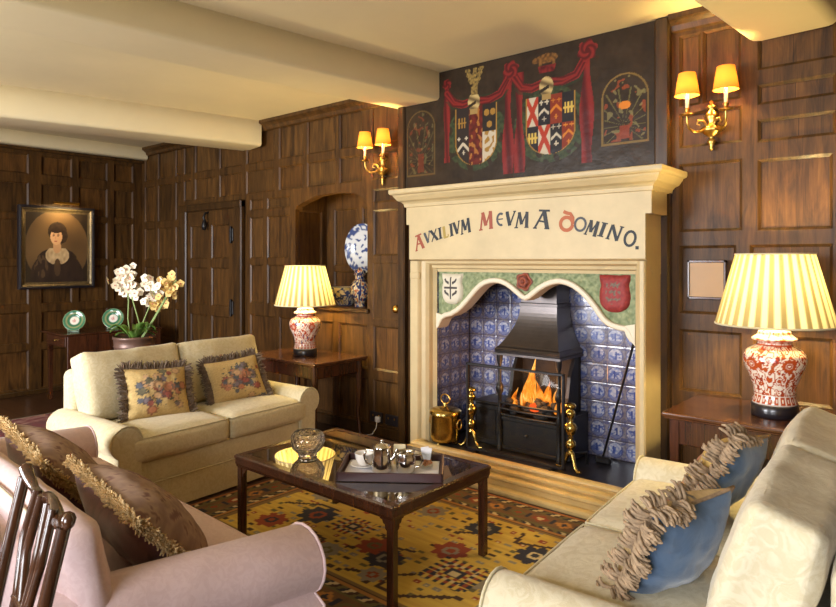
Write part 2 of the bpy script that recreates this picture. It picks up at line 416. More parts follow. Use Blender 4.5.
# mouldings: cornice, niche shelf, posts, skirting
def cornice(mb, x0, x1, z):
    prof = [(0, z-.1), (.02, z-.09), (.03, z-.06), (.055, z-.04), (.075, z-.03), (.075, z)]
    for i in range(len(prof)-1):
        (o0, z0), (o1, z1) = prof[i], prof[i+1]
        mb._add([(x0, YW-o0, z0), (x1, YW-o0, z0), (x1, YW-o1, z1), (x0, YW-o1, z1)], [(0, 1, 2, 3)], False, [(.8,)*3]*4)
        mb._add([(x1, YW-o0, z0), (x1, YW, z0), (x1, YW, z1), (x1, YW-o1, z1)], [(0, 1, 2, 3)], False, [(.8,)*3]*4)
t1 = MB(); cornice(t1, XB, -3.56, ZC2); struct(t1.build('trim_1', M['panel']))
t2 = MB(); cornice(t2, -1.36, XR, ZC1); struct(t2.build('trim_2', M['panel']))
t3 = MB().box(-4.99, -3.94, YW-.035, YW+.02, 1.045, 1.085, .008); struct(t3.build('trim_3', M['oak']))
t4 = MB().box(-3.575, -3.50, YW-.05, YW, 0, ZC1, .01); struct(t4.build('trim_4', M['oak']))
t5 = MB().box(-1.452, -1.36, YW-.06, YW, 0, ZC1, .012); struct(t5.build('trim_5', M['oak']))
t6 = MB().box(XB, -7.02, YW-.02, YW, 0, .09, .006).box(-5.76, -3.575, YW-.02, YW, 0, .09, .006); struct(t6.build('baseboard_left', M['oak']))
t7 = MB().box(-1.36, XR, YW-.02, YW, 0, .09, .006); struct(t7.build('baseboard_right', M['oak']))

# far end wall
cb = []
for a, b in ((-2.2, -1.5), (-1.4, -.7), (-.6, .1), (.2, .9), (1.0, 1.4), (1.46, 1.98), (2.06, 2.69), (2.82, 3.15), (3.225, 3.56), (3.64, 3.88)):
    for c, d in ((.06, .5), (.57, .93), (1.01, 1.45), (1.52, 1.97), (2.03, 2.38), (2.475, 2.70)): cb.append((a, b, c, d))
w = MB(); panels(w, mpB, YR, YW, 0, ZC2, cb); w.box(XB, XB+.05, YR, YW, 2.735, 2.77, .008, cols=[(.8,)*3]*24)
struct(w.build('wall_back', M['panel']))
struct(MB().box(XB, XB+.02, YR, YW, 0, .05, .005).build('baseboard_back', M['oak']))
# plastered beams, hand-plastered and a little out of square
def beam(name, p, q, wid, zb, zt, r=.05):
    mb = MB(); P = Vector((*p, 0)); Q = Vector((*q, 0)); d = (Q-P); L = d.length; d.normalize(); n = Vector((-d.y, d.x, 0)); rings = []
    for i in range(25):
        s = i/24; c = P+d*(L*s); wv = .012*nz(s*3.1, zb*5); wz = .010*nz(s*2.7+4, zb*7)
        hw = wid/2+wv; prof = [(-hw, zt), (-hw, zb+r)]
        for k in range(1, 5): a = PI*k/8; prof.append((-hw+r-r*cos(a), zb+r-r*sin(a)))
        for k in range(4, -1, -1): a = PI*k/8; prof.append((hw-r+r*cos(a), zb+r-r*sin(a)))
        prof.append((hw, zt))
        rings.append([tuple(c+n*u+Vector((0, 0, v+(wz if v < zt-.01 else 0)))) for u, v in prof])
    mb.loft(rings, True, True, True); o = mb.build(name, M['plaster']); return struct(o)
beam('ceiling_beam', (-3.38, 4.0), (-3.38-.85, -2.4), .47, 2.76, 3.0, .028)
beam('ceiling_beam', (-5.635, 4.0), (-5.635-1.45, -2.4), .42, 2.665, 2.95, .03)
beam('ceiling_beam', (-7.93, 4.0), (-7.93, -2.4), .14, 2.772, 2.95, .03)
beam('ceiling_beam', (-.72, 4.0), (-.72-.5, -2.4), .44, 2.735, 3.0, .05)

# rear and right walls (behind the camera) with unseen windows added to frame the daylight fill
WN = [(-1.3, .7, .75, 2.5), (-5.6, -3.4, .75, 2.5)]
cR = [(a, a+.44, c, d) for a in (-7.9, -7.4, -6.9, -6.4, -5.9+.02, -3.3, -2.8, -2.3, -1.8, .8, 1.3) for c, d in ((.1, .7), (.8, 1.4), (1.5, 2.1), (2.2, 2.8))]
cR = [c for c in cR if not any(c[0] < w_[1] and c[1] > w_[0] for w_ in WN)]
w = MB(); panels(w, lambda u, v, q: (u, YR+q, v), XB, XR, 0, ZC1, cR, WN); struct(w.build('wall_rear', M['panel']))
cS = [(a, a+.44, c, d) for a in [YR+.1+.5*i for i in range(12)] for c, d in ((.1, .7), (.8, 1.4), (1.5, 2.1), (2.2, 2.8))]
w = MB(); panels(w, lambda u, v, q: (XR-q, u, v), YR, YW, 0, ZC1, cS); struct(w.build('wall_right', M['panel']))
for i, (a, b, c, d) in enumerate(WN):
    mb = MB()
    for x in (a, (2*a+b)/3, (a+2*b)/3, b): mb.box(x-.03, x+.03, YR-.08, YR+.02, c, d, .005)
    for z in (c, (c+d)/2, d): mb.box(a, b, YR-.08, YR+.02, z-.03, z+.03, .005)
    struct(mb.build('window_%d' % (i+1), M['white']))

# panelled door with strap hinges
d1 = MB(); dc = []
for a, b in ((-6.80, -6.45), (-6.37, -6.03)):
    for c, d in ((.12, .42), (.5, .9), (1.005, 1.43), (1.525, 1.9)): dc.append((a, b, c, d))
panels(d1, lambda u, v, q: (u, YW-.03-q, v), -6.86, -5.91, 0.01, 2.06, dc); door = struct(d1.build('door_1', M['panel']))
fr = MB().box(-7.02, -6.86, YW-.06, YW, 0, 2.14, .012).box(-5.91, -5.77, YW-.06, YW, 0, 2.14, .012).box(-7.02, -5.77, YW-.065, YW, 2.06, 2.145, .012); fr.build('door_frame', M['oak'], door)
for z in (1.0, 1.78): MB().box(-6.0, -5.935, YW-.05, YW-.025, z-.07, z+.07, .006).box(-5.975, -5.96, YW-.06, YW-.03, z-.09, z+.09, .004).build('hinge', M['black'], door)
MB().tube([(-6.43, YW-.03, 2.04), (-6.43, YW-.07, 2.03), (-6.43, YW-.09, 1.98), (-6.43, YW-.07, 1.94)], .012, 8).lathe([(.001, 0), (.022, .005), (.03, .05), (.02, .1), (.006, .12)], 12, (-6.43, YW-.08, 1.84)).build('door_bell', M['black'], door)
d2 = MB(); panels(d2, lambda u, v, q: (u, YW-.004-q, v), -3.925, -3.575, .975, 1.51, [(-3.9, -3.6, 1.0, 1.485)]); door2 = struct(d2.build('door_2', M['panel']))
kb = MB(); kb.M = Matrix.Translation((-3.60, YW-.005, 1.1)) @ Matrix.Rotation(R(90), 4, 'X'); kb.lathe([(.03, 0), (.032, .006), (.012, .012), (.012, .022), (.03, .03), (.034, .042), (.024, .054), (.001, .058)], 20); kb.build('door_knob', M['oldbrass'], door2)

# ------------------------------------------------------------------ FIREPLACE
YS = 3.69
fp = thing('fireplace_surround', 'tall cream stone fireplace with a painted motto, moulded shelf and wavy arched opening', 'fireplace', (-2.31, 3.85, 0))
fp.location = (0, 0, 0)
def extr(poly, z0, z1): return [[(x, y, z0) for x, y in poly], [(x, y, z1) for x, y in poly]]
lj = [(-3.214, 4.0), (-3.214, 3.70), (-3.204, YS), (-3.135, YS), (-3.125, 3.70), (-3.115, 3.715), (-3.085, 3.725), (-3.065, 3.745), (-3.055, 3.775), (-3.045, 3.785), (-3.032, 3.798), (-3.05, 3.80), (-3.05, 4.0)]
rj = [(-1.41, 4.0), (-1.41, 3.70), (-1.418, YS), (-1.44, YS), (-1.45, 3.70), (-1.455, 3.715), (-1.47, 3.73), (-1.482, 3.745), (-1.486, 3.775), (-1.50, 3.785), (-1.509, 3.798), (-1.49, 3.80), (-1.49, 4.0)]
MB().loft(extr(lj, .0, 1.50), True, True, False).build('jamb', M['stone'], fp)
MB().loft(extr(rj, .0, 1.50), True, True, False).build('jamb', M['stone'], fp)
lt = MB()
pr_ = [(4.0, 1.775), (YS, 1.775), (YS, 1.514), (3.70, 1.508), (3.725, 1.500), (3.73, 1.482), (3.765, 1.468), (3.77, 1.448), (3.80, 1.44), (3.805, 1.42), (4.0, 1.42)]
lt.loft([[(-3.216, y, z) for y, z in pr_], [(-1.408, y, z) for y, z in pr_]], True, True, False)
lt.box(-3.245, -1.372, YS, 4.0, 1.775, 1.925, .0)
# small corbels where the jambs meet the lintel
lt.box(-3.214, -3.12, YS-.003, 3.75, 1.36, 1.42, .01)
lt.build('lintel', M['stone'], fp)
ms = MB(); prof = [(.0, 1.905), (.012, 1.908), (.016, 1.93), (.03, 1.945), (.055, 1.955), (.07, 1.975), (.078, 1.985), (.082, 1.995), (.10, 2.0), (.106, 2.01), (.106, 2.032), (.1, 2.037)]
rings = [[(-3.245-o_*.75, 4.0, z), (-3.245-o_*.75, YS-o_*1.1, z), (-1.372+o_*.95, YS-o_*1.1, z), (-1.372+o_*.95, 4.0, z)] for o_, z in prof]
ms.loft(rings, True, True, False); ms.build('mantel_shelf', M['stone'], fp)
# arched frieze
ARC = [(-3.035, 1.001), (-3.015, 1.008), (-3.003, 1.03), (-2.985, 1.062), (-2.95, 1.081), (-2.895, 1.095), (-2.843, 1.122), (-2.80, 1.152), (-2.753, 1.196), (-2.71, 1.24), (-2.665, 1.285), (-2.63, 1.313), (-2.595, 1.332), (-2.55, 1.344), (-2.511, 1.347), (-2.47, 1.342), (-2.43, 1.328), (-2.39, 1.305), (-2.35, 1.276), (-2.31, 1.248), (-2.272, 1.232), (-2.235, 1.246), (-2.195, 1.275), (-2.156, 1.304), (-2.11, 1.329), (-2.068, 1.344), (-2.03, 1.351), (-2.003, 1.351), (-1.965, 1.343), (-1.926, 1.328), (-1.885, 1.302), (-1.843, 1.267), (-1.81, 1.232), (-1.778, 1.195), (-1.75, 1.156), (-1.724, 1.125), (-1.69, 1.1), (-1.659, 1.086), (-1.615, 1.076), (-1.578, 1.072), (-1.568, 1.06), (-1.562, 1.04), (-1.545, 1.015), (-1.51, .999)]
def arcz(x):
    for (a, c), (b, d) in zip(ARC, ARC[1:]):
        if a <= x <= b: return c+(d-c)*(x-a)/(b-a)
    return 1.0
fz = MB(); YF = 3.815
def friezecol(x, z):
    n = nz(x*38, z*38)+.6*nz(x*80, z*80, 3)
    g = mixc(lin((92, 106, 66)), lin((150, 156, 112)), .5+.9*n)
    return g
NXF, NZF = 180, 30
def ffn(u, v):
    x = -3.035+u*1.525; z0 = arcz(x); z = z0+(1.425-z0)*v
    return ((x, YF+.006*nz(x*45, z*45), z), friezecol(x, z))
fz.grid(ffn, NXF, NZF); fz.build('frieze_panel', M['frieze'], fp)
band = MB(); up = []
pts = [Vector((a, b)) for a, b in ARC]; nrm = []
for i, p in enumerate(pts):
    t = (pts[min(i+1, len(pts)-1)]-pts[max(i-1, 0)]).normalized(); nrm.append(Vector((-t.y, t.x)))
secs = [(0, .10), (0, -.018), (.008, -.026), (.03, -.026), (.036, -.018), (.036, .0)]
rings = []
for p, n in zip(pts, nrm): rings.append([(min(-1.51, max(-3.035, p.x+n.x*a)), YF+b, p.y+n.y*a) for a, b in secs])
band.loft(rings, False, False, False)
band.prism([(-3.035, .99), (-3.035, 1.11), (-2.985, 1.10), (-2.975, 1.075), (-3.0, 1.05), (-3.01, 1.015)], lambda u, v, w_: (u, w_, v), YF-.024, YF+.1)
band.prism([(-1.51, .99), (-1.51, 1.12), (-1.60, 1.10), (-1.575, 1.075), (-1.56, 1.04)], lambda u, v, w_: (u, w_, v), YF-.024, YF+.1)
band.build('arch_moulding', M['white'], fp)
def shield(cx, cz, w_, h_, fn, name, lab, d=.03, n=44, top=.12, ears=.1):
    mb = MB()
    def f(u, v):
        s = v*2-1; zz = cz+h_/2*s
        hw = w_/2*(1.0 if s > -.35 else math.sqrt(max(.0, 1-((s+.35)/-.66)**2)*.96+.0))
        hw *= 1-ears*math.exp(-((s-.45)/.2)**2)
        k = (u*2-1); x = cx+k*hw; zz2 = zz+top*.12*h_*abs(k)*(1 if s > .8 else 0)
        return ((x, YF-d*(1-max(abs(k), abs(s))**6), zz2), fn(k, s))
    mb.grid(f, n, n); return mb.build(name, M['frieze'], fp, label=lab)
WHT, DKK = lin((206, 196, 172)), lin((52, 44, 42))
def crossf(k, s):
    c = WHT
    if abs(k) < .07 and abs(s-.08) < .72: c = DKK
    if abs(s-.1) < .06 and abs(k) < .62: c = DKK
    for sx in (-1, 1):
        for sz in (-1, 1):
            dx, dz = k-sx*.38, s-.1-sz*.38
            if abs(dz-.45*dx*sx)*1 < .09 and abs(dx) < .2: c = DKK
            if (dx-.14*sx)**2+(dz-.14)**2 < .008: c = DKK
    return c
shield(-2.897, 1.292, .195, .225, crossf, 'painted_shield', 'white shield with a dark cross and four birds')
def redf(k, s):
    c = mixc(lin((150, 50, 44)), lin((128, 38, 36)), .5+nz(k*6, s*6))
    if abs(k) < .5 and abs(s-.06) < .62:
        if nz(k*5+3, s*7)+.35*sin(s*16) > .12: c = mixc(lin((116, 96, 78)), lin((92, 74, 60)), .5+nz(k*9, s*9))
    return c
shield(-1.645, 1.298, .2, .23, redf, 'painted_shield', 'red shield with faded grey beasts')
rs = MB()
def rosef(u, v):
    a = 2*PI*u; r = v*.062*(1+.12*cos(5*a)); 
    c = mixc(lin((150, 74, 44)), lin((96, 40, 28)), .5+.5*sin(v*14+cos(5*a)))
    return ((-2.287+r*cos(a), YF-.03*(1-v*v)-.006*sin(v*14), 1.36+r*sin(a)), c)
rs.grid(rosef, 50, 12); rs.build('rose_boss', M['frieze'], fp)

# painted motto
def glyph(ch):
    A = []
    def s_(w_, *p): A.append((w_, p))
    if ch == 'A': s_(.11, (.1, .0), (.5, .98)); s_(.22, (.5, .98), (.86, .0)); s_(.09, (.25, .42), (.72, .36)); s_(.1, (.18, 1), (.84, 1)); s_(.07, (0, 0), (.24, 0)); s_(.07, (.7, 0), (1, 0))
    elif ch == 'V': s_(.24, (.12, 1), (.5, .02)); s_(.1, (.5, .02), (.88, 1)); s_(.08, (0, 1), (.3, 1)); s_(.08, (.74, 1), (1, 1))
    elif ch == 'X': s_(.24, (.14, 1), (.86, 0)); s_(.1, (.86, 1), (.12, 0)); s_(.08, (0, 1), (.3, 1)); s_(.08, (.7, 0), (1, 0))
    elif ch == 'I': s_(.24, (.5, 1), (.5, 0)); s_(.08, (.0, 1), (1., 1)); s_(.08, (.0, 0), (1., 0))
    elif ch == 'L': s_(.26, (.3, 1), (.3, 0)); s_(.12, (.2, .03), (.95, .03)); s_(.1, (.95, .03), (.98, .25)); s_(.08, (.1, 1), (.5, 1))
    elif ch == 'M': s_(.1, (.14, 0), (.24, 1)); s_(.2, (.24, 1), (.5, .2)); s_(.09, (.5, .2), (.78, 1)); s_(.2, (.78, 1), (.86, 0)); s_(.07, (.02, 0), (.28, 0)); s_(.07, (.72, 0), (1, 0))
    elif ch == 'N': s_(.14, (.16, 0), (.16, 1)); s_(.2, (.16, 1), (.84, 0)); s_(.12, (.84, 0), (.84, 1)); s_(.07, (.02, 0), (.32, 0)); s_(.07, (.7, 1), (1, 1))
    elif ch == 'E':
        s_(.17, *[(.55+.42*cos(R(a)), .5+.48*sin(R(a))) for a in range(55, 306, 18)]); s_(.09, (.12, .52), (.8, .52))
    elif ch == 'O':
        s_(.15, *[(.5+.42*cos(R(a)), .5+.46*sin(R(a))) for a in range(0, 361, 20)])
    elif ch == 'd':
        s_(.17, *[(.5+.42*cos(R(a)), .36+.34*sin(R(a))) for a in range(0, 361, 20)])
        s_(.16, (.91, .4), (.88, .7), (.68, .9), (.42, .92), (.18, .98))
    elif ch == '.': s_(.9, (.5, .05), (.5, .95))
    return A
LET = [('A', -3.117, 1.693, 1.588, .095, 0, 18), ('V', -3.035, 1.714, 1.634, .065, 4, 18), ('X', -2.973, 1.730, 1.648, .075, 1, 17), ('I', -2.917, 1.740, 1.664, .035, 1, 16), ('L', -2.869, 1.750, 1.668, .05, 2, 16),
       ('I', -2.815, 1.765, 1.682, .035, 1, 15), ('V', -2.765, 1.778, 1.692, .065, 1, 14), ('M', -2.690, 1.797, 1.698, .095, 1, 12), ('M', -2.514, 1.838, 1.72, .12, 0, 6), ('E', -2.397, 1.822, 1.741, .07, 4, 4), ('V', -2.319, 1.829, 1.735, .08, 1, 2),
       ('M', -2.228, 1.823, 1.721, .11, 1, 0), ('A', -2.075, 1.825, 1.71, .12, 1, -4), ('d', -1.904, 1.81, 1.69, .1, 3, -8), ('O', -1.813, 1.77, 1.683, .085, 4, -10), ('M', -1.735, 1.748, 1.656, .085, 1, -13), ('I', -1.668, 1.730, 1.648, .04, 1, -14), ('N', -1.592, 1.712, 1.624, .088, 1, -15),
       ('O', -1.498, 1.678, 1.585, .075, 1, -16), ('.', -1.456, 1.588, 1.566, .02, 1, 0)]
for ch, cx, zt_, zb_, wd, ci, rot in LET:
    h_ = zt_-zb_; cz = (zt_+zb_)/2; ca, sa = cos(R(rot)), sin(R(rot)); shear = 0 if ch in 'OEd.' else .22
    txt = MB()
    for si, (sw, pp) in enumerate(glyph(ch)):
        sw = sw*1.15*h_ if ch != '.' else wd
        pv = [Vector(((x-.5)*wd+shear*(y-.5)*h_*.6, (y-.5)*h_)) for x, y in pp]
        L_, R_ = [], []
        for i, p in enumerate(pv):
            t = (pv[min(i+1, len(pv)-1)]-pv[max(i-1, 0)]).normalized(); n = Vector((-t.y, t.x))*sw/2
            L_.append(p+n); R_.append(p-n)
        q = []
        for p in L_+R_[::-1]: q.append((cx+p.x*ca-p.y*sa, YS-.0016-.00012*si, cz+p.x*sa+p.y*ca))
        m = len(pv); fs = [(i, i+1, 2*m-2-i, 2*m-1-i) for i in range(m-1)]
        txt._add(q, fs, False, None)
    txt.build('painted_letter', M['ink'][ci], fp)

# tiled recess: back and left cheek of blue and white tiles
BLU, LBL, TWH, TGR = lin((54, 68, 126)), lin((104, 116, 160)), lin((176, 174, 178)), lin((100, 94, 102))
def tilecol(u, v):
    s = .128; i, j = math.floor(u/s), math.floor(v/s); a, b = (u/s-i)-.5, (v/s-j)-.5; h = (i*7+j*13)*.731
    if max(abs(a), abs(b)) > .485: return lin((70, 62, 70))
    r = math.hypot(a, b*1.02); c = mixc(TGR, lin((128, 122, 130)), .5+1.4*nz(u*60, v*60))
    if abs(a) > .3 and abs(b) > .3 and nz(a*22+h, b*22, 1) > -.1: c = mixc(BLU, TGR, .55)
    if r < .38:
        c = mixc(TWH, LBL, max(0, .35+nz(a*8+h, b*8, h)))
        if nz(a*6+h*3, b*9+h, 2.3) > .02 and b < .16: c = mixc(BLU, LBL, .5+nz(a*20, b*20, h))
        if abs(a-.1*sin(h*5)) < .05 and -.25 < b < .2: c = BLU
        if b < -.2: c = mixc(BLU, TWH, .25)
    elif r < .43: c = mixc(BLU, TGR, .35)
    return c
XL, XRr, YBk = -3.03, -1.51, 4.215
def tilegrid(name, mp, u0, u1, v0, v1, ou=0):
    mb = MB(); nu, nv = int((u1-u0)/.0058), int((v1-v0)/.0058)
    def f(a, b):
        u, v = u0+(u1-u0)*a, v0+(v1-v0)*b; s = .128
        du, dv = abs((u-ou)/s-round((u-ou)/s)), abs((v-.15)/s-round((v-.15)/s))
        return (mp(u, v, -.003 if min(du, dv) < .02 else 0), tilecol(u-ou, v-.15))
    mb.grid(f, nu, nv, smooth=True); return mb.build(name, M['tile'], fp)
tilegrid('tile_panel', lambda u, v, q: (u, YBk-q, v), XL, XRr, .15, 1.42, XL)
tilegrid('tile_panel', lambda u, v, q: (XL+q, u, v), 3.80, YBk, .15, 1.42, YBk)
tilegrid('tile_panel', lambda u, v, q: (XRr-q, u, v), 3.80, YBk, .15, 1.42, YBk)
sb = MB().box(XL-.06, XL-.004, 3.8, 4.3, 0, 1.7, 0).box(XRr+.004, XRr+.06, 3.8, 4.3, 0, 1.7, 0).box(XL-.06, XRr+.06, YBk+.006, 4.3, 0, 1.7, 0).box(XL-.06, XRr+.06, 3.86, 4.3, 1.6, 1.7, 0)
sb.build('firebox_lining', M['soot'], fp)
# hearth with moulded kerb
he = thing('hearth', 'black slate hearth with a stepped cream stone kerb', 'hearth')
MB().box(-3.03+.001, -1.51-.001, 3.66, YBk-.002, 0.0, .15, .003).build('hearth_slab', M['hearthslab'], he)
kp = [(-.03, .0), (-.03, .150), (-.02, .162), (.0, .167), (.028, .167), (.042, .16), (.046, .15), (.036, .138), (.036, .133), (.068, .133), (.084, .126), (.088, .114), (.078, .103), (.078, .098), (.108, .098), (.126, .09), (.13, .078), (.12, .068), (.12, .036), (.15, .036), (.170, .032), (.178, .02), (.178, .0)]
kr = [[(-3.10-o_, 3.80, z), (-3.10-o_, 3.72-o_ if False else 3.665-o_, z), (-1.42+o_, 3.665-o_, z), (-1.42+o_, 3.80, z)] for o_, z in kp]
kbm = MB()
for i in range(len(kr)-1):
    for j in range(3): kbm._add([kr[i][j], kr[i][j+1], kr[i+1][j+1], kr[i+1][j]], [(0, 1, 2, 3)])
kbm.build('kerb', M['kerb'], he)

# cast iron grate with hood and flue
gr = thing('fire_grate', 'black cast iron dog grate with a flared steel hood and flue', 'fire grate', (-2.3, 3.9, .15))
gr.location = (0, 0, 0)
hd = MB(); rings = []
def rect(x0, x1, y0, z, r=.0): return [(x0, y0, z), (x1, y0, z), (x1, YBk-.02, z), (x0, YBk-.02, z)]
rings += [rect(-2.565, -2.038, 3.855, .835), rect(-2.565, -2.038, 3.855, .85), rect(-2.555, -2.048, 3.865, .855), rect(-2.56, -2.043, 3.86, .875), rect(-2.55, -2.053, 3.87, .888)]
for i in range(13):
    s = i/12; q = 1-(1-s)**1.9; rings.append(rect(-2.54+.105*q, -2.063-.08*q, 3.88+.125*q, .895+.285*s))
rings += [rect(-2.44, -2.138, 4.0, 1.182), rect(-2.44, -2.138, 4.0, 1.20), rect(-2.43, -2.148, 4.01, 1.205), rect(-2.43, -2.148, 4.01, 1.62)]
hd.loft(rings, True, False, False); hd.build('hood', M['steel'], gr)
bd = MB().box(-2.545, -2.065, 3.90, 4.18, .16, .40, .008).box(-2.55, -2.05, 3.885, 3.90, .37, .40, .004).box(-2.55, -2.05, 3.885, 3.9, .165, .19, .004)
bd.lathe([(.014, 0), (.014, .01), (.001, .014)], 12, (0, 0, 0)) if False else None
bd.build('ash_box', M['black'], gr)
kn = MB(); kn.sphere((-2.32, 3.892, .285), .011, 10); kn.build('knob', M['steel'], gr)
MB().box(-2.55, -2.06, 4.17, 4.20, .4, .84, .005).build('fireback', M['soot'], gr)
for sx in (-2.53, -2.065):
    c_ = MB().lathe([(.02, .15), (.024, .17), (.016, .19), (.014, .40), (.022, .42), (.014, .45), (.013, .55), (.026, .575), (.028, .60), (.024, .62), (.013, .64), (.012, .76), (.02, .79), (.024, .84)], 14, (sx, 3.885, 0)); c_.build('corner_post', M['black'], gr)
for sx in (-2.525, -2.075):
    for a, b in ((0, 0),):
        c_ = MB().prism([(3.9, .4), (4.17, .4), (4.17, .84), (4.13, .84), (4.05, .7), (4.02, .56), (3.98, .48), (3.9, .46)], lambda u, v, q: (q, u, v), sx-.012, sx+.012); c_.build('side_plate', M['black'], gr)
for z in (.415, .455, .495):
    MB().tube([(-2.53, 3.885, z), (-2.42, 3.875, z-.003), (-2.3, 3.87, z-.004), (-2.18, 3.875, z-.003), (-2.065, 3.885, z)], .009, 8).build('fire_bar', M['black'], gr)
wg = MB().box(-2.78, -2.56, 3.93, 4.19, .16, .455, .008).box(-2.785, -2.555, 3.92, 4.195, .455, .475, .006).box(-2.75, -2.59, 3.922, 3.93, .2, .42, .004)
wg.build('side_hob', M['black'], gr)
wg = MB().box(-2.045, -2.0, 3.93, 4.19, .16, .455, .006); wg.build('side_hob', M['black'], gr)
cb_ = MB()
rnd = random.Random(3)
for i in range(60):
    x, y, z = rnd.uniform(-2.5, -2.1), rnd.uniform(3.92, 4.13), .43+rnd.uniform(0, .09); r = rnd.uniform(.025, .045)
    cb_.sphere((x, y, z), r, 8, (1, 1, .8), .5, mat=1 if rnd.random() < .22 and z < .49 else 0)
tag(cb_.build('coal_bed', [M['coal'], M['ember']]), 'burning black coals with red embers heaped in the grate', 'coal', kind='stuff')
fl = MB(); rnd = random.Random(11)
for (x, y, h_, r) in ((-2.33, 4.0, .37, .046), (-2.36, 3.97, .27, .05), (-2.29, 4.02, .2, .045), (-2.45, 3.96, .14, .03), (-2.41, 4.04, .17, .04), (-2.2, 3.98, .17, .042), (-2.14, 4.0, .15, .035), (-2.24, 4.04, .2, .04), (-2.1, 3.94, .13, .032), (-2.38, 4.06, .2, .04)):
    rings = []; ph = rnd.uniform(0, 6)
    for i in range(19):
        s = i/18; rr = max(.0008, r*(sin(PI*min(1, (s*.93+.07))**.6))*(1-s*.6)); ox = .02*sin(ph+s*5)*s; oy = .012*cos(ph+s*4)*s
        rings.append([(x+ox+rr*(1+.2*sin(3*a+ph+s*7))*cos(a), y+oy+rr*(1+.2*cos(2*a+s*6))*sin(a)*.8, .46+h_*s) for a in [2*PI*j/14 for j in range(14)]])
    fl.loft(rings, True, False, True)
tag(fl.build('fire_flames', M['flame']), 'orange flames leaping from the coals in the grate', 'fire')
lamp('fire_glow', (-2.3, 3.84, .62), 5.5, (1, .42, .12), .08)
lamp('fire_heart', (-2.3, 4.02, .62), 1.6, (1, .45, .14), .06)

# glass spark guard
sg = thing('fire_screen', 'glass fire screen in a thin black iron frame before the grate', 'fire screen', (-2.32, 3.72, .15))
MB().box(-.37, .37, -.003, .003, .03, .615, 0).build('glass_pane', M['pane'], sg)
MB().box(-.383, -.365, -.009, .009, 0.02, .63, .003).box(.365, .383, -.009, .009, 0.02, .63, .003).box(-.383, .383, -.009, .009, .615, .632, .003).box(-.383, .383, -.009, .009, .02, .037, .003).build('frame', M['black'], sg)
for sx in (-.3, .3): MB().box(sx-.01, sx+.01, -.05, .05, 0, .022, .004).build('foot', M['black'], sg)

# brass andirons
def andiron(label, loc, rz):
    t = thing('andiron', label, 'andiron', loc, rz, 'brass andirons')
    MB().lathe([(.018, .105), (.02, .12), (.012, .13), (.03, .15), (.036, .17), (.03, .19), (.012, .205), (.02, .215), (.014, .225), (.034, .25), (.042, .275), (.034, .3), (.013, .315), (.02, .325), (.013, .333), (.026, .35), (.031, .368), (.026, .386), (.012, .396), (.014, .402), (.034, .408), (.036, .422), (.024, .434), (.001, .44)], 20).build('column', M['brass'], t)
    for s in (-1, 1):
        MB().tube([(0, 0, .125), (s*.02, -.005, .105), (s*.035, -.01, .06), (s*.05, -.015, .025), (s*.075, -.02, .011), (s*.095, -.022, .016)], [.016, .016, .013, .012, .013, .008], 10).build('foot', M['brass'], t)
    MB().tube([(0, 0, .11), (0, .08, .1), (0, .16, .09), (0, .17, .01)], .009, 8).build('billet_bar', M['black'], t)
    return t
andiron('brass andiron right of the fire basket, beside the blue tiles', (-1.935, 3.80, .15), R(-12))
andiron('brass andiron left of the grate, beside the brass coal bucket', (-2.73, 3.82, .15), R(10))
# brass coal bucket
cs = thing('coal_bucket', 'lidded polished brass coal bucket in the left corner of the hearth', 'bucket', (-2.92, 3.755, .15))
cs.scale = (.92, .92, .97)
MB().lathe([(.085, .03), (.11, .035), (.118, .06), (.122, .12), (.118, .22), (.124, .235), (.128, .24), (.12, .246)], 32).lathe([(.001, .032), (.11, .033)], 32).build('body', M['brass'], cs)
MB().lathe([(.13, .245), (.128, .26), (.1, .275), (.06, .285), (.02, .29), (.015, .3), (.022, .312), (.001, .325)], 32).build('lid', M['brass'], cs)
MB().loop([(.045*cos(a), 0, .345+.035*sin(a)) for a in [2*PI*i/20 for i in range(20)]], .006).build('ring_handle', M['oldbrass'], cs)
for s in (-1, 1): MB().loop([(s*(.128+.012), .028*cos(a), .17+.035*sin(a)) for a in [2*PI*i/16 for i in range(16)]], .006).build('side_handle', M['oldbrass'], cs)
for a in (30, 150, 270): MB().sphere((.085*cos(R(a)), .085*sin(R(a)), .016), .016, 10).build('foot', M['brass'], cs)
# leaning hearth brush
hb = thing('hearth_brush', 'long black hearth brush leaning on the tiles right of the grate', 'brush', (-1.84, 4.08, .15))
MB().tube([(0, 0, .05), (.31, -.235, .88)], .008, 8).sphere((.312, -.237, .89), .014, 10).build('handle', M['black'], hb)
MB().box(-.055, .055, -.02, .02, 0, .045, .01).build('brush_head', M['black'], hb)

# ------------------------------------------------------------------ OVERMANTEL PAINTING
X0, X1, Z0, Z1 = -3.53, -1.455, 2.037, 2.978
GLD, RED, DRED, GRN, SIL = lin((146, 108, 48)), lin((122, 40, 36)), lin((76, 28, 27)), lin((46, 54, 36)), lin((182, 168, 142))
BGD = lin((40, 31, 23))
def seg_d(px, pz, pts):
    best = 9
    for (ax, az), (bx, bz) in zip(pts, pts[1:]):
        dx, dz = bx-ax, bz-az; t = max(0, min(1, ((px-ax)*dx+(pz-az)*dz)/(dx*dx+dz*dz+1e-12))); best = min(best, math.hypot(px-ax-dx*t, pz-az-dz*t))
    return best
SW1 = [(-3.07, 2.80), (-3.0, 2.715), (-2.917, 2.69), (-2.80, 2.71)]; SW2 = [(-2.80, 2.70), (-2.68, 2.69), (-2.58, 2.72), (-2.50, 2.83)]
SW3 = [(-2.47, 2.83), (-2.40, 2.73), (-2.32, 2.71), (-2.2, 2.74)]; SW4 = [(-2.2, 2.735), (-2.08, 2.72), (-1.98, 2.745), (-1.91, 2.85)]
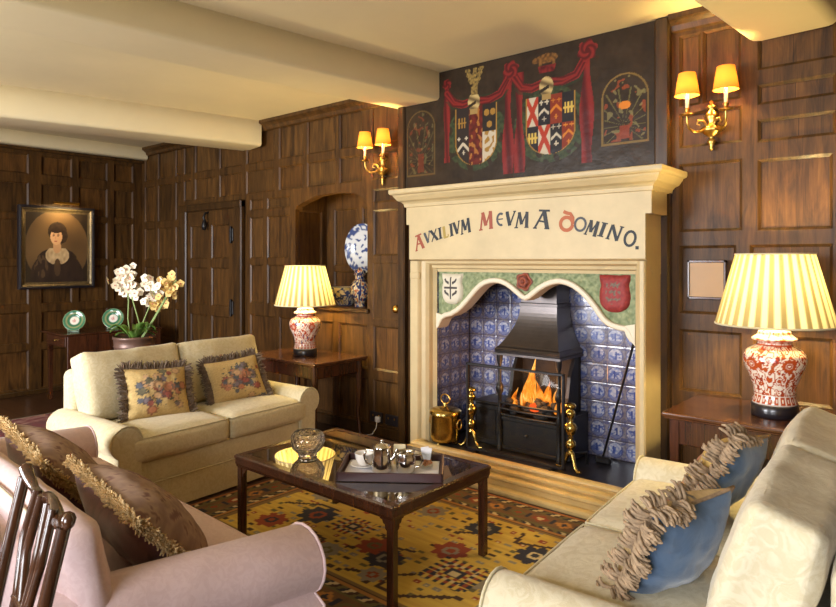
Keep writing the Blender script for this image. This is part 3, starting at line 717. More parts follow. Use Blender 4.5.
def drape(c, x, z, cx, zt_, zb_, wd):
    w_ = wd*(.62+.25*sin(z*11+cx*7)+.35*(zt_-z)/(zt_-zb_))
    if zb_ < z < zt_ and abs(x-cx) < w_:
        return mixc(RED, DRED, .5+.55*sin((x-cx)*70/wd*.05+z*6))
    return c
def fleur(x, z, cx, cz, s):       # small cross mark
    return (abs(x-cx) < s*.22 and abs(z-cz) < s) or (abs(z-cz) < s*.22 and abs(x-cx) < s)
def chev(x, z, cx, cz, s): return abs((z-cz)+abs(x-cx)*.95-s*.45) < s*.2 and abs(x-cx) < s*.8
def saltire(x, z, cx, cz, hx, hz): return min(abs((x-cx)/hx-(z-cz)/hz), abs((x-cx)/hx+(z-cz)/hz)) < .38
def bars3(x, z, cx, cz, s):
    return any(abs(x-cx-k*s*.55) < s*.16 and abs(z-cz) < s*.85 for k in (-1, 0, 1)) or (abs(z-cz) < s*.14 and abs(x-cx) < s*.9)
def shieldhw(t):                   # half width share, t 0 top..1 tip
    return 1.0 if t < .6 else math.sqrt(max(0, 1-((t-.6)/.4)**2))
def paint(x, z):
    n = nz(x*9, z*9)*.5+nz(x*30, z*30, 5)*.3
    c = mixc(BGD, lin((58, 46, 34)), .5+n)
    # green mantling round the shields
    for cx, cz, rx, rz_ in ((-2.80, 2.44, .27, .26), (-2.175, 2.44, .29, .26)):
        e = ((x-cx)/rx)**2+((z-cz)/rz_)**2
        if e < 1 and nz(x*17, z*17, 9)+.25*sin(x*60+z*40) > -.25: c = mixc(GRN, lin((64, 70, 44)), .5+nz(x*40, z*40))
    # drapes
    c = drape(c, x, z, -3.07, 2.86, 2.26, .032); c = drape(c, x, z, -2.515, 2.86, 2.13, .045); c = drape(c, x, z, -2.42, 2.84, 2.13, .042); c = drape(c, x, z, -1.905, 2.86, 2.15, .05)
    for k, S_ in enumerate((SW1, SW2, SW3, SW4)):
        d = seg_d(x, z, S_)
        if d < .03: c = mixc(RED, DRED, .5+.6*sin(d*220+x*20))
        elif d < .05 and z < 2.74: c = mixc(GRN, c, .4)
    for cx, cz, r in ((-3.07, 2.87, .04), (-2.49, 2.875, .062), (-1.90, 2.89, .068)):
        d = math.hypot(x-cx, z-cz); a = math.atan2(z-cz, x-cx)
        if d < r*(1+.12*sin(6*a)): c = mixc(RED, DRED, .5+.6*sin(d*140+a*3))
        if d < r*.28: c = DRED
    # left shield: impaled, centre pale
    tx, tz = x+2.798, (2.662-z)/.44
    if 0 <= tz <= 1 and abs(tx) < .185*shieldhw(tz)+.006:
        if abs(tx) > .185*shieldhw(tz)-.004: c = GLD
        else:
            f = lin((48, 40, 36))
            if abs(tx) < .062:
                f = mixc(lin((104, 40, 32)), lin((70, 30, 26)), .5+nz(x*30, z*30))
                if nz(x*34, z*20, 2) > .2: f = lin((150, 96, 46))
            elif tx < 0:
                if tz < .48: f = GLD if bars3(x, z, -2.925, 2.55, .045) else f
                elif chev(x, z, -2.915, 2.36, .07): f = SIL
                elif fleur(x, z, -2.955, 2.43, .016) or fleur(x, z, -2.885, 2.43, .016) or fleur(x, z, -2.91, 2.325, .016): f = SIL
            else:
                if tz < .46:
                    f = lin((44, 38, 34))
                    if any(math.hypot(x-a, z-b) < .024 for a, b in ((-2.70, 2.60), (-2.645, 2.60), (-2.675, 2.51))): f = GLD
                else:
                    f = SIL
                    if nz(x*28, z*28, 7)+.2*sin(z*90) > .08 and abs(x+2.675) < .042: f = GLD
            c = f
    # right shield, two rows of four quarters
    tx, tz = x+2.175, (2.645-z)/.41
    if 0 <= tz <= 1 and abs(tx) < .185*shieldhw(tz)+.005:
        if abs(tx) > .185*shieldhw(tz)-.004: c = GLD
        else:
            q = min(3, max(0, int((tx+.185)/.0925))); row = 0 if tz < .5 else 1; k = (q if row == 0 else (q+3) % 4)
            cx = -2.36+.0925*(q+.5); cz = 2.645-.41*(.26 if row == 0 else .70)
            DK = lin((40, 36, 36))
            if k == 0: f = lin((158, 56, 38)) if saltire(x, z, cx, cz, .046, .1) else SIL
            elif k == 1:
                f = SIL if chev(x, z, cx, cz-.01, .05) or fleur(x, z, cx-.022, cz+.06, .017) or fleur(x, z, cx+.022, cz+.06, .017) or fleur(x, z, cx, cz-.055, .017) else DK
            elif k == 2:
                f = lin((186, 110, 40)) if chev(x, z, cx, cz, .055) or fleur(x, z, cx-.022, cz+.062, .016) or fleur(x, z, cx+.022, cz+.062, .016) or fleur(x, z, cx, cz-.05, .016) else lin((120, 48, 30))
            else: f = lin((190, 158, 74)) if bars3(x, z, cx, cz, .044) else DK
            c = f
    # helms and crests
    for cx, cz in ((-2.815, 2.695), (-2.205, 2.705)):
        dx, dz = x-cx, z-cz
        if (dx/.055)**2+(dz/.07)**2 < 1:
            c = mixc(lin((186, 160, 104)), lin((96, 78, 50)), .5+.5*sin(dz*90+dx*40))
            if abs(dz+.01-dx*.4) < .012 and dx < .02: c = lin((44, 36, 28))
        if abs(dz+.07) < .02 and abs(dx) < .035: c = lin((150, 122, 72))
    dx, dz = x+2.81, z-2.85         # winged beast
    if abs(dz) < .1 and abs(dx) < .09:
        if abs(dx+.008*sin(dz*60)) < .026-abs(dz)*.1 or (dz > -.02 and abs(abs(dx)-.03-dz*.35) < .02+.006*sin(dz*160)) or (dz < -.04 and abs(abs(dx)-.02) < .009): c = mixc(lin((150, 122, 66)), lin((84, 70, 42)), .5+nz(x*60, z*60))
    dx, dz = x+2.20, z-2.90         # boar on a cap
    if (dx/.085)**2+((dz)/.034)**2 < 1 or ((dx+.085)/.03)**2+((dz+.005)/.02)**2 < 1 or (-.06 < dz < -.01 and (abs(dx-.055) < .012 or abs(dx+.05) < .012)): c = mixc(lin((128, 88, 44)), lin((74, 50, 30)), .5+nz(x*50, z*50))
    if -.1 < dz < -.05 and abs(dx) < .07+.3*(dz+.05): c = mixc(RED, DRED, .6+nz(x*40, z*40))
    # arched flower panels
    for cx, hw, zb_, zs in ((-1.647, .155, 2.245, 2.54), (-3.335, .148, 2.185, 2.56)):
        k = 1.0 if cx > -2 else .45
        dx = x-cx; e = max(abs(dx)-hw, zb_-z) if z < zs else math.hypot(dx, z-zs)-hw
        if e < 0:
            if e > -.012: c = mixc(c, lin((126, 100, 52)), .75*k)
            elif e > -.019: pass
            else:
                a = math.atan2(z-2.36 if cx > -2 else z-2.3, dx); d = math.hypot(dx, z-2.3)
                if abs(sin(a*9)) < .22 and .05 < d < .3: c = mixc(c, lin((104, 96, 54)), .7*k)
                if nz(x*24, z*24, 12) > .30: c = mixc(c, lin((130, 62, 36)), .8*k)
                if nz(x*26, z*26, 22) > .33: c = mixc(c, lin((120, 110, 70)), .7*k)
                if cx > -2 and (dx/.04)**2+((z-2.49)/.026)**2 < 1: c = lin((196, 116, 40))
                if abs(dx) < .03+.04*abs(z-2.3) and zb_+.03 < z < 2.36: c = mixc(c, lin((130, 56, 34)), .8*k)
    return c
op = MB(); nxp, nzp = 420, 190
op.grid(lambda u, v: ((X0+(X1-X0)*u, 3.968, Z0+(Z1-Z0)*v), paint(X0+(X1-X0)*u, Z0+(Z1-Z0)*v)), nxp, nzp, smooth=False)
pt = thing('painted_overmantel', 'dark painted board with two coats of arms and red drapery above the mantel shelf', 'painting')
op.build('painted_board', M['paint'], pt)
MB().box(X0, X1, 3.97, 3.998, Z0, Z1, 0).box(X0-.025, X0, 3.955, 3.998, Z0, Z1, .003).build('backing_board', M['ebony'], pt)

# ------------------------------------------------------------------ SOFT FURNITURE
def armsec(h, r, pw, y, k=1.0, z0=.02, outk=.5):
    cx = r-pw-.012; out = cx+r*outk; P = [(-pw, z0), (-pw, (z0+h-1.5*r)/2), (-pw, h-1.75*r)]
    for i in range(15):
        a = R(205-i*(205+58)/14); P.append((cx+r*cos(a), h-r+r*sin(a)))
    P += [(out+.004, h-2.05*r), (out, (z0+h-2*r)/2), (out, z0)]
    mx, mz = (P[0][0]+out)/2, h*.55
    return [(mx+(x-mx)*k, y, mz+(z-mz)*k if z > z0+.001 else z0) for x, z in P]
def sofa(name, label, loc, rz, L, D, fab, pipe, armh=.56, armr=.095, pw=.085, outk=.5, cdep=.275, cw_=None, crn=.05, seat_h=.485, back='cushions', backh=.8, cush_h=.90, flare=0, rear_up=0, group=None):
    t = thing(name, label, 'sofa', loc, rz, group)
    aw = pw+armr*1.25; inner = L/2-aw-.03
    for s in (-1, 1):
        mb = MB(); secs = []
        for y, k in ((.0, .93), (.006, .975), (.018, 1.0), (D*.3, 1.0), (D*.6, 1.0), (D-.16, 1.0), (D-.07, .99), (D-.05, .95)):
            q = armsec(armh+rear_up*(y/D), armr, pw, y, k, outk=outk)
            fx = flare*(1-y/D)
            secs.append([(s*(L/2-aw+.03+x+fx+.003*nz(y*9, z*7, s)), yy, z) for x, yy, z in q])
        mb.loft(secs, True, True, True); a = mb.build('arm', fab, t)
        lp = [Vector(p) for p in secs[2]]; pm = MB(); pm.tube([(p.x, .006, p.z) for p in lp], .0055, 6); pm.build('piping', pipe, a)
    W = L-2*aw+.14
    b = MB().box(-L/2+aw*.7, L/2-aw*.7, .03, D-.05, .16, .335, .02, 3, True)
    b.build('seat_base', fab, t)
    sk = MB()
    def skf(u, v): return (-L/2+aw*.62+(L-aw*1.24)*u, .022-.006*(1-v)+.004*sin(u*40)*(1-v)*.5, .012+.18*v)
    sk.grid(skf, 60, 6); sk.tube([(-L/2+aw*.62, .02, .192), (L/2-aw*.62, .02, .192)], .005, 6)
    sk.box(-L/2+aw*.62, L/2-aw*.62, .03, D-.04, .012, .2, .01)
    sk.build('skirt', fab, t)
    n = 2; cw = (2*inner+.075)/n; cd = D-.235
    for i in range(n):
        m = MB(); cx = (i-.5)*cw
        m.M = Matrix.Translation((cx, cd/2-.005, seat_h-.082))
        m.softbox(cw-.004, cd, .150, .035, 16, .03, .004, seed=i+rz, fcrown=.012)
        c = m.build('seat_cushion', fab, t)
        pm = MB(); pm.M = m.M
        for z in (.068, -.062):
            x, y = cw/2-.013, cd/2-.012
            pp = [(-x, y), (-x, -y), (x, -y), (x, y)]
            pts = []
            for (a, b_), (c_, d) in zip(pp, pp[1:]):
                for k in range(12): f = k/12; bow = .003*(1-abs(2*f-1)**2.5) if b_ == d and b_ < 0 else 0; pts.append((a+(c_-a)*f, b_+(d-b_)*f-bow, z))
            pts.append((x, y, z)); pm.tube(pts, .0045, 6)
        pm.build('piping', pipe, c)
    bf = MB(); rings = []
    for k in range(13):
        f = k/12
    bf.box(-L/2+aw*.98, L/2-aw*.98, D-.15, D, .03, backh, .05, 4, True); bf.build('back_frame', fab, t)
    if back == 'cushions':
        bw = cw_ or (L-2*aw*.9)/2; bh = cush_h-seat_h+.03; tl = R(17)
        for i in range(2):
            m = MB(); cx = (i-.5)*bw*1.0; th = .17
            m.M = Matrix.Translation((cx, D-cdep, seat_h-.02+bh/2)) @ Matrix(((1, 0, 0, 0), (0, sin(tl), -cos(tl), 0), (0, cos(tl), sin(tl), 0), (0, 0, 0, 1)))
            m.softbox(bw-.012, bh, th, .03, 20, crn, .009, seed=3.3+i*2+rz, fcrown=-.012)
            c = m.build('back_cushion', fab, t)
            pm = MB(); pm.M = m.M
            for z in (th/2-.016, -th/2+.016):
                pts = []; x, y = bw/2-.012, bh/2-.008; rr = .035
                for (qx, qy, a0) in ((1, 1, 0), (-1, 1, 90), (-1, -1, 180), (1, -1, 270)):
                    for k in range(6): a = R(a0+k*18); pts.append((qx*(x-rr)+rr*cos(a), qy*(y-rr)+rr*sin(a), z))
                dense = []
                for k in range(len(pts)):
                    a, b_ = Vector(pts[k]), Vector(pts[(k+1) % len(pts)]); m_ = 8 if (b_-a).length > .1 else 1
                    for q in range(m_):
                        p = a.lerp(b_, q/m_); u, v = p.x/(bw/2), p.y/(bh/2)
                        p.x += -.012*u*(1-abs(v)**2.5); p.y += -.012*v*(1-abs(u)**2.5)
                        dense.append(p)
                pm.loop(dense, .0055)
            pm.build('piping', pipe, c)
    else:
        m = MB(); bw = L-2*aw*.5; bh = cush_h-seat_h+.12; tl = R(12)
        m.M = Matrix.Translation((0, D-.165, cush_h-bh/2-.01)) @ Matrix(((1, 0, 0, 0), (0, sin(tl), -cos(tl), 0), (0, cos(tl), sin(tl), 0), (0, 0, 0, 1)))
        m.softbox(bw, bh, .13, .06, 24, .015, .006, seed=5, fcrown=.02); c = m.build('back_rest', fab, t)
        pm = MB(); pm.M = m.M
        pm.tube([(-bw/2+.09+(bw-.18)*k/24, bh/2-.006+.018*(1-abs(k/12-1)**2.5), -.05) for k in range(25)], .006, 6); pm.build('piping', M['white'], c)
    return t
sofa('sofa', 'cream two-seater sofa across the table, beside the lamp table, with two floral cushions', (-3.66, 2.425, 0), R(93.5), 1.76, .86, M['cream'], M['creampipe'], cw_=.69, cush_h=.905, cdep=.25)
sofa('sofa', 'ivory sofa at the right edge with two blue-backed cushions', (-1.13, 2.32, .013), R(-85.9), 1.74, 1.0, M['creamC'], M['creampipe'], cdep=.29, crn=.035, cush_h=.885)
sofa('sofa', 'pink sofa in the left foreground with brown fringed cushions', (-2.635, 1.455, 0), R(177.2), 2.17, .84, M['pink'], M['pink'], armh=.615, armr=.112, pw=.09, outk=.93, back='tight', backh=.76, cush_h=.845, flare=.05, rear_up=.05)

def frame_from(n, up=(0, 0, 1), roll=0):
    n = Vector(n).normalized(); u = Vector(up); y = (u-n*n.dot(u)).normalized(); x = y.cross(n)
    m = Matrix((x, y, n)).transposed().to_4x4(); return m @ Matrix.Rotation(R(roll), 4, 'Z')
def pillow_pt(u, v, w, h, t, sgn):
    x = w/2*u*(1-.085*(1-v*v)*abs(u)); y = h/2*v*(1-.085*(1-u*u)*abs(v))
    z = sgn*t/2*max(0, (1-abs(u)**2.4)*(1-abs(v)**2.4))**.55
    return x, y, z
def scatter(label, loc, n, up, roll, w, h, t, front, back, fr, group, ffn=None, strand=.05, count=260, tuft=False, sides='tblr', seed=1, cat='cushion', nm='scatter_cushion'):
    root = thing(nm, label, cat, loc, 0, group); m4 = frame_from(n, up, roll)
    rnd = random.Random(seed)
    for sgn, nm_, mt in ((1, 'front_panel', front), (-1, 'back_panel', back)):
        mb = MB(); mb.M = m4; N = 56 if (sgn == 1 and ffn) else 26
        def f(a, b):
            u, v = a*2-1, b*2-1; x, y, z = pillow_pt(u, v, w, h, t, sgn)
            k = .007*(nz(u*2.3+seed, v*2.3, sgn)+.4*nz(u*6, v*5+seed, sgn)) * (1-max(abs(u), abs(v))**4)
            p = (x, y, z+k*sgn*1.5)
            return (p, ffn(u, v)) if (sgn == 1 and ffn) else p
        mb.grid(f, N, N); mb.build(nm_, mt, root)
    mb = MB(); mb.M = m4
    for i in range(count):
        s = rnd.random()*4; side = int(s); q = (s-side)*2-1
        if 'brtl'[side] not in sides and not ('T' in sides and side == 2 and q > .3): continue
        u, v = ((q, -1), (1, q), (q, 1), (-1, q))[side]; d = Vector(((0, -1, 0), (1, 0, 0), (0, 1, 0), (-1, 0, 0))[side])
        if tuft: q = round(q*tuft)/tuft; u, v = ((q, -1), (1, q), (q, 1), (-1, q))[side]
        x, y, z = pillow_pt(u, v, w, h, t, 0); p = Vector((x, y, rnd.uniform(-.006, .006)))
        if tuft:
            tr = random.Random(seed*977+side*31+int(q*tuft+50)); g = Vector((tr.gauss(0, .22), tr.gauss(0, .22), tr.gauss(0, .5)))+Vector((rnd.gauss(0, .22), rnd.gauss(0, .22), rnd.gauss(0, .3)))
        else: g = Vector((rnd.gauss(0, .28), rnd.gauss(0, .28), rnd.gauss(0, .42)))
        d2 = (d+g).normalized(); ln = strand*rnd.uniform(.7, 1.15); cr = Vector((rnd.gauss(0, .2), rnd.gauss(0, .2), rnd.gauss(0, .3)))*ln
        r0 = .0034 if not tuft else .0042
        if tuft:
            sg_ = 1 if g.z > 0 else -1; c_ = Vector((cr.x*.4, cr.y*.4, 0)); e_ = Vector((0, 0, sg_*ln))
            mb.tube([p-d*.004, p+d2*ln*.38+c_, p+d2*ln*.62+e_*.22+c_, p+d2*ln*.62+e_*.5+c_*1.6, p+d2*ln*.48+e_*.72+c_*2], [r0*.8, r0*1.2, r0*1.3, r0*1.3, r0*.8], 5, caps=True)
        else: mb.tube([p-d*.006, p+d2*ln*.5+cr*.3, p+d2*ln+cr*.6], [r0, r0*1.25, r0*.7], 5, caps=False)
    ring = []
    for side in range(4):
        for k in range(10):
            q = -1+.2*k if side < 2 else 1-.2*k
            u, v = ((q, -1), (1, q), (q, 1), (-1, q))[side]; ring.append(pillow_pt(u, v, w, h, t, 0))
    mb.loop(ring, .006)
    mb.build('fringe', fr, root); return root
def bouquet(g1, sx=0, sy=0, sc=1):
    cols = [lin((184, 122, 88)), lin((158, 88, 76)), lin((96, 98, 106)), lin((198, 160, 116)), lin((104, 98, 74)), lin((126, 112, 116))]
    rnd = random.Random(int(sx*100+7)); blobs = [(rnd.gauss(.04, .36), rnd.gauss(-.02, .34), rnd.uniform(.08, .17), cols[rnd.randrange(6)]) for _ in range(52)]
    blobs += [(.28, .1, .2, cols[0]), (-.05, .18, .17, cols[3]), (.2, -.22, .16, cols[1])]
    def f(u, v):
        c = mixc(lin(g1), lin(tuple(x*.88 for x in g1)), .5+nz(u*20, v*20))
        for x, y, r, k in blobs:
            d = math.hypot(u-x, v-y)
            if d < r*(1+.18*sin(7*math.atan2(v-y, u-x))): c = mixc(k, lin((60, 54, 50)), (d/r)**2*.55+.2*sin(d*60))
        if math.hypot(u-.05, v)<.72 and nz(u*9+sx, v*9, 4) > .34: c = lin((82, 84, 74))
        return c
    return f
GC = 'floral cushions on the cream sofa'
scatter('floral tapestry cushion with brown fringe on the cream sofa seat nearer the camera', (-4.02, 2.11, .64), (.88, -.10, .45), (0, 0, 1), -4, .41, .35, .15, M['tapestry'], M['tapestry'], M['fringeA'], GC, bouquet((198, 168, 108), 1), .048, 1100, seed=2)
scatter('floral tapestry cushion with brown fringe on the cream sofa seat nearer the lamp', (-4.06, 2.73, .635), (.86, -.16, .46), (0, 0, 1), 5, .42, .33, .15, M['tapestry'], M['tapestry'], M['fringeA'], GC, bouquet((198, 168, 110), 2), .048, 1000, seed=3)
GB = 'blue cushions on the ivory sofa'
scatter('blue velvet backed cushion with taupe tassels, nearer one on the ivory sofa', (-.675, 1.99, .65), (-.82, .30, .46), (0, 0, 1), -3, .35, .35, .19, M['tapestry'], M['blue'], M['fringeC'], GB, bouquet((188, 160, 112), 3), .055, 1500, tuft=9, seed=4, sides='rbT')
scatter('blue velvet backed cushion with taupe tassels, farther one by the side table', (-.70, 2.60, .69), (-.82, .16, .5), (0, 0, 1), 10, .38, .38, .17, M['tapestry'], M['blue'], M['fringeC'], GB, bouquet((196, 160, 90), 4), .05, 1400, tuft=9, seed=5, sides='rT')
GP = 'brown cushions on the pink sofa'
def paisley(u, v):
    n = nz(u*5, v*5, 3)+.5*nz(u*14, v*14, 8)
    return mixc(lin((134, 106, 90)), lin((168, 140, 116)), .5+1.1*n) if n < .3 else lin((116, 82, 72))
scatter('plum and brown cushion with cream brush fringe on the pink sofa nearer the chair', (-2.06, 1.035, .640), (.12, .72, .68), (0, 0, 1), 8, .52, .42, .22, M['tapestry'], M['plum'], M['fringeB'], GP, paisley, .024, 6000, seed=6)
scatter('plum and brown cushion with cream brush fringe at the left edge of the picture', (-2.68, 1.02, .665), (.12, .74, .66), (0, 0, 1), 4, .60, .44, .22, M['tapestry'], M['plum'], M['fringeB'], GP, paisley, .024, 6000, seed=7)

# ------------------------------------------------------------------ RUGS
RX0, RX1, RY0, RY1 = -3.64, -.62, 1.74, 3.46
YEL, NAV, RST, BRN, GRY, CRM, OLV = lin((202, 168, 70)), lin((38, 38, 52)), lin((138, 58, 34)), lin((62, 38, 28)), lin((132, 122, 104)), lin((196, 176, 130)), lin((98, 88, 52))
FX0, FX1, FY0, FY1 = -3.28, -.98, 2.085, 3.12
STARS = [(-2.02, 2.63, .13, RST, GRY), (-1.40, 2.20, .15, RST, GRY), (-1.83, 2.28, .0, NAV, CRM), (-1.66, 2.86, .13, NAV, CRM), (-1.52, 2.80, .12, RST, GRY), (-1.65, 2.48, .14, GRY, RST), (-1.28, 2.30, .12, GRY, RST), (-2.22, 2.35, .13, NAV, GRY), (-2.36, 2.42, .12, RST, OLV), (-2.9, 2.5, .15, NAV, RST), (-2.7, 2.8, .13, RST, CRM), (-3.1, 2.75, .12, GRY, NAV), (-3.05, 2.28, .12, RST, NAV), (-2.52, 2.22, .11, GRY, OLV), (-2.42, 2.98, .11, GRY, RST), (-1.25, 2.98, .12, RST, NAV), (-1.15, 2.62, .13, NAV, RST), (-2.95, 3.0, .1, OLV, RST), (-2.05, 2.97, .12, NAV, GRY), (-2.15, 2.19, .09, GRY, RST)]
COMB = [(-1.86, 2.45, .17), (-2.62, 2.52, .15), (-1.05, 2.42, .14)]
HOOK = [[(-2.14, 2.83), (-1.98, 2.93), (-1.98, 3.03)], [(-1.98, 2.93), (-2.10, 3.03)], [(-1.82, 2.93), (-1.66, 2.98), (-1.56, 3.04)], [(-1.82, 2.93), (-1.84, 3.05)],
        [(-2.28, 2.15), (-2.08, 2.24), (-1.98, 2.34)], [(-2.08, 2.24), (-2.06, 2.13), (-1.92, 2.13)], [(-1.92, 2.13), (-1.72, 2.28)], [(-2.46, 2.32), (-2.3, 2.46), (-2.16, 2.5)], [(-2.3, 2.46), (-2.42, 2.55)],
        [(-1.62, 2.62), (-1.44, 2.62), (-1.36, 2.74)], [(-1.44, 2.62), (-1.44, 2.52)], [(-1.5, 2.44), (-1.3, 2.48)], [(-3.2, 2.5), (-3.0, 2.62), (-2.86, 2.62)], [(-2.8, 2.34), (-2.62, 2.3), (-2.6, 2.2)], [(-2.85, 2.9), (-2.6, 2.98)]]
def hsh(i, j): return (math.sin(i*127.1+j*311.7)*43758.5453) % 1
def rugc(x, y):
    k = .011; x = math.floor(x/k)*k; y = math.floor(y/k)*k
    if FX0 < x < FX1 and FY0 < y < FY1:
        c = mixc(YEL, lin((186, 150, 62)), .5+1.2*nz(x*3, y*40))
        ci, cj = math.floor(x/.06), math.floor(y/.05); h = hsh(ci, cj)
        fx, fy = x/.06-ci-.5, y/.05-cj-.5
        if h < .5 and abs(fx) < .3 and abs(fy) < .26: c = (RST, GRY, OLV, BRN, GRY)[int(h*9)]
        if h < .55 and abs(fx) < .1 and abs(fy) < .1: c = CRM if h < .2 else c
        for hk in HOOK:
            if seg_d(x, y, hk) < .012: c = BRN
        for cx, cy, r, a, b in STARS:
            r *= .8
            dx, dy = x-cx, y-cy; d = math.hypot(dx, dy)
            if d < r*1.2:
                an = math.atan2(dy, dx); rr = r*(.78+.3*(abs(((an/(PI/8)) % 2)-1))-.0)
                if d < rr: c = a
                if d < r*.42: c = b
                if d < r*.22: c = a
        for cx, cy, r in COMB:
            r *= .72
            dx, dy = abs(x-cx)/1.15, abs(y-cy); m_ = max(dx, dy)
            if m_ < r:
                lv = int(m_/r*6)
                c = (CRM, NAV, YEL, NAV, RST, NAV)[lv]
                if lv >= 2 and (math.floor((x if dy > dx else y)/.022) % 2): c = (YEL, YEL, RST, CRM, YEL, YEL)[lv]
        return c
    d = min(x-RX0, RX1-x, y-RY0, RY1-y); s = x if min(y-RY0, RY1-y) < min(x-RX0, RX1-x) else y
    def barber(p): return (NAV, CRM, BRN, OLV)[int((s+p)/.028) % 4]
    if d < .025: return BRN
    if d < .05: return lin((150, 92, 48))
    if d < .085: return barber(d*.8)
    if d < .10: return OLV
    if d < .235:
        m_ = (s/.15) % 1-.5; q = (d-.1675)/.0675
        c = mixc(lin((116, 80, 48)), lin((96, 72, 46)), .5+nz(x*20, y*20))
        if abs(m_)*1.4+abs(q)*.8 < .55: c = (RST, lin((176, 120, 56)), OLV)[int(s/.15) % 3]
        if abs(m_)*1.4+abs(q)*.8 < .25: c = (CRM, NAV, RST)[int(s/.15) % 3]
        if abs(abs(m_)-.46) < .05 and abs(q) < .5: c = NAV
        return c
    if d < .25: return OLV
    if d < .288: return barber(-d*.8)
    if d < .31: return lin((160, 110, 54))
    return BRN if d < .325 else lin((120, 94, 56))
rg = MB(); nx, ny = int((RX1-RX0)/.0075), int((RY1-RY0)/.0075)
rg.grid(lambda u, v: ((RX0+(RX1-RX0)*u, RY0+(RY1-RY0)*v, .0118 if 0 < u < 1 and 0 < v < 1 else .001), rugc(RX0+(RX1-RX0)*u, RY0+(RY1-RY0)*v)), nx, ny, smooth=False)
tag(rg.build('area_rug', M['rug']), 'golden yellow patterned rug with a striped border under the coffee table', 'rug')
r2 = MB(); QX0, QX1, QY0, QY1 = -6.86, -4.95, -.4, 3.1
def rug2(x, y):
    d = min(x-QX0, QX1-x, y-QY0, QY1-y); n = nz(x*14, y*14)+.6*nz(x*33, y*33)
    if d < .05: return lin((150, 132, 110))
    if d < .3: return mixc(lin((118, 52, 54)), lin((164, 126, 112)), .35+1.3*n)
    return mixc(lin((126, 58, 58)), lin((104, 70, 68)), .5+n)
r2.grid(lambda u, v: ((QX0+(QX1-QX0)*u, QY0+(QY1-QY0)*v, .0098 if 0 < u < 1 and 0 < v < 1 else .001), rug2(QX0+(QX1-QX0)*u, QY0+(QY1-QY0)*v)), 110, 180, smooth=False)
tag(r2.build('area_rug', M['rug']), 'faded red patterned rug on the boards behind the cream sofa', 'rug')

# ------------------------------------------------------------------ COFFEE TABLE
ct = thing('coffee_table', 'low dark mahogany coffee table with an inset glass top on square legs', 'coffee table', (-2.405, 2.362, .0125))
CX, CY, CZ = .563, .356, .4545
MB().box(-CX+.03, CX-.03, -CY+.03, CY-.03, CZ-.02, CZ-.002, .001).build('glass_top', M['tabletop'], ct)
ap = MB()
prof = [(.0, CZ), (-.034, CZ), (-.034, CZ-.02), (-.02, CZ-.064), (.003, CZ-.064), (.005, CZ-.052), (.008, CZ-.048), (.008, CZ-.022), (.012, CZ-.018), (.012, CZ-.008), (.006, CZ)]
rings = [[(-CX-o_, -CY-o_, z), (CX+o_, -CY-o_, z), (CX+o_, CY+o_, z), (-CX-o_, CY+o_, z)] for o_, z in prof]
rings.append(rings[0]); ap.loft(rings, True, False, False); ap.build('moulded_apron', M['mahog'], ct)
for sx in (-1, 1):
    for sy in (-1, 1):
        x, y = sx*(CX-.018), sy*(CY-.018)
        MB().box(x-.019, x+.019, y-.019, y+.019, 0, CZ-.05, .004).build('leg', M['mahog'], ct)
        for ax in (0, 1):
            bk = MB(); pl = [(0, 0), (.042, 0), (.04, -.01), (.028, -.012), (.022, -.026), (.012, -.03), (.01, -.048), (0, -.055)]
            if ax == 0: bk.prism(pl, lambda u, v, w_: (x-sx*(.019+u), y+sy*w_, CZ-.063+v), .0, .014)
            else: bk.prism(pl, lambda u, v, w_: (x+sx*w_, y-sy*(.019+u), CZ-.063+v), .0, .014)
            bk.build('bracket', M['mahog'], ct)
ZT = .0125+CZ
gb = thing('glass_bowl', 'round cut glass bowl on the lamp side of the coffee table', 'bowl', (-2.665, 2.235, ZT-.0015))
pf = [(.001, .002), (.045, .002), (.05, .006), (.05, .016), (.06, .024), (.078, .045), (.088, .072), (.086, .1), (.076, .122), (.07, .128), (.066, .122), (.074, .1), (.076, .072), (.066, .05), (.045, .03), (.001, .026)]
dn = []
for (r0, z0), (r1, z1) in zip(pf, pf[1:]):
    k = max(1, int(math.hypot(r1-r0, z1-z0)/.008))
    for i in range(k): dn.append((r0+(r1-r0)*i/k, z0+(z1-z0)*i/k))
MB().lathe(dn+[pf[-1]], 56, smooth=False, wob=lambda a, z: 1+(.05*abs(sin(7*a+z*70))*abs(sin(7*a-z*70))*(1 if .03 < z < .12 else 0))).build('bowl', M['cutglass'], gb)

# tray and tea things, turned to face the camera side
TR = R(37); tcx, tcy = -2.145, 2.335
ty = thing('serving_tray', 'brown leather serving tray with raised sides on the coffee table', 'tray', (tcx, tcy, ZT), TR)
tm = MB().box(-.25, .25, -.16, .16, 0, .008, .002)
tm.box(-.25, .25, -.16, -.148, 0, .042, .003).box(-.25, .25, .148, .16, 0, .042, .003).box(-.25, -.238, -.16, .16, 0, .042, .003).box(.238, .25, -.16, .16, 0, .042, .003)
tm.build('tray_body', M['leather'], ty)
def TL(x, y, z=0): return (tcx+x*cos(TR)-y*sin(TR), tcy+x*sin(TR)+y*cos(TR), ZT+.0085+z)
nap = MB(); nap.M = Matrix.Translation(TL(0, 0)) @ Matrix.Rotation(TR, 4, 'Z'); nap.box(-.228, .228, -.138, .138, 0, .003, .001)
tag(nap.build('tray_cloth', M['linen']), 'white cloth lining the brown tray under the tea things', 'cloth')
def C_(x, y): return TL(x, y, .0032)
sc_ = MB().lathe([(.001, .003), (.035, .003), (.04, .0), (.045, .003), (.068, .013), (.072, .016), (.068, .017), (.045, .008), (.001, .007)], 36)
o = sc_.build('saucer', M['china']); o.location = C_(-.145, .035); tag(o, 'white china saucer under the teacup at the left of the tray', 'saucer')
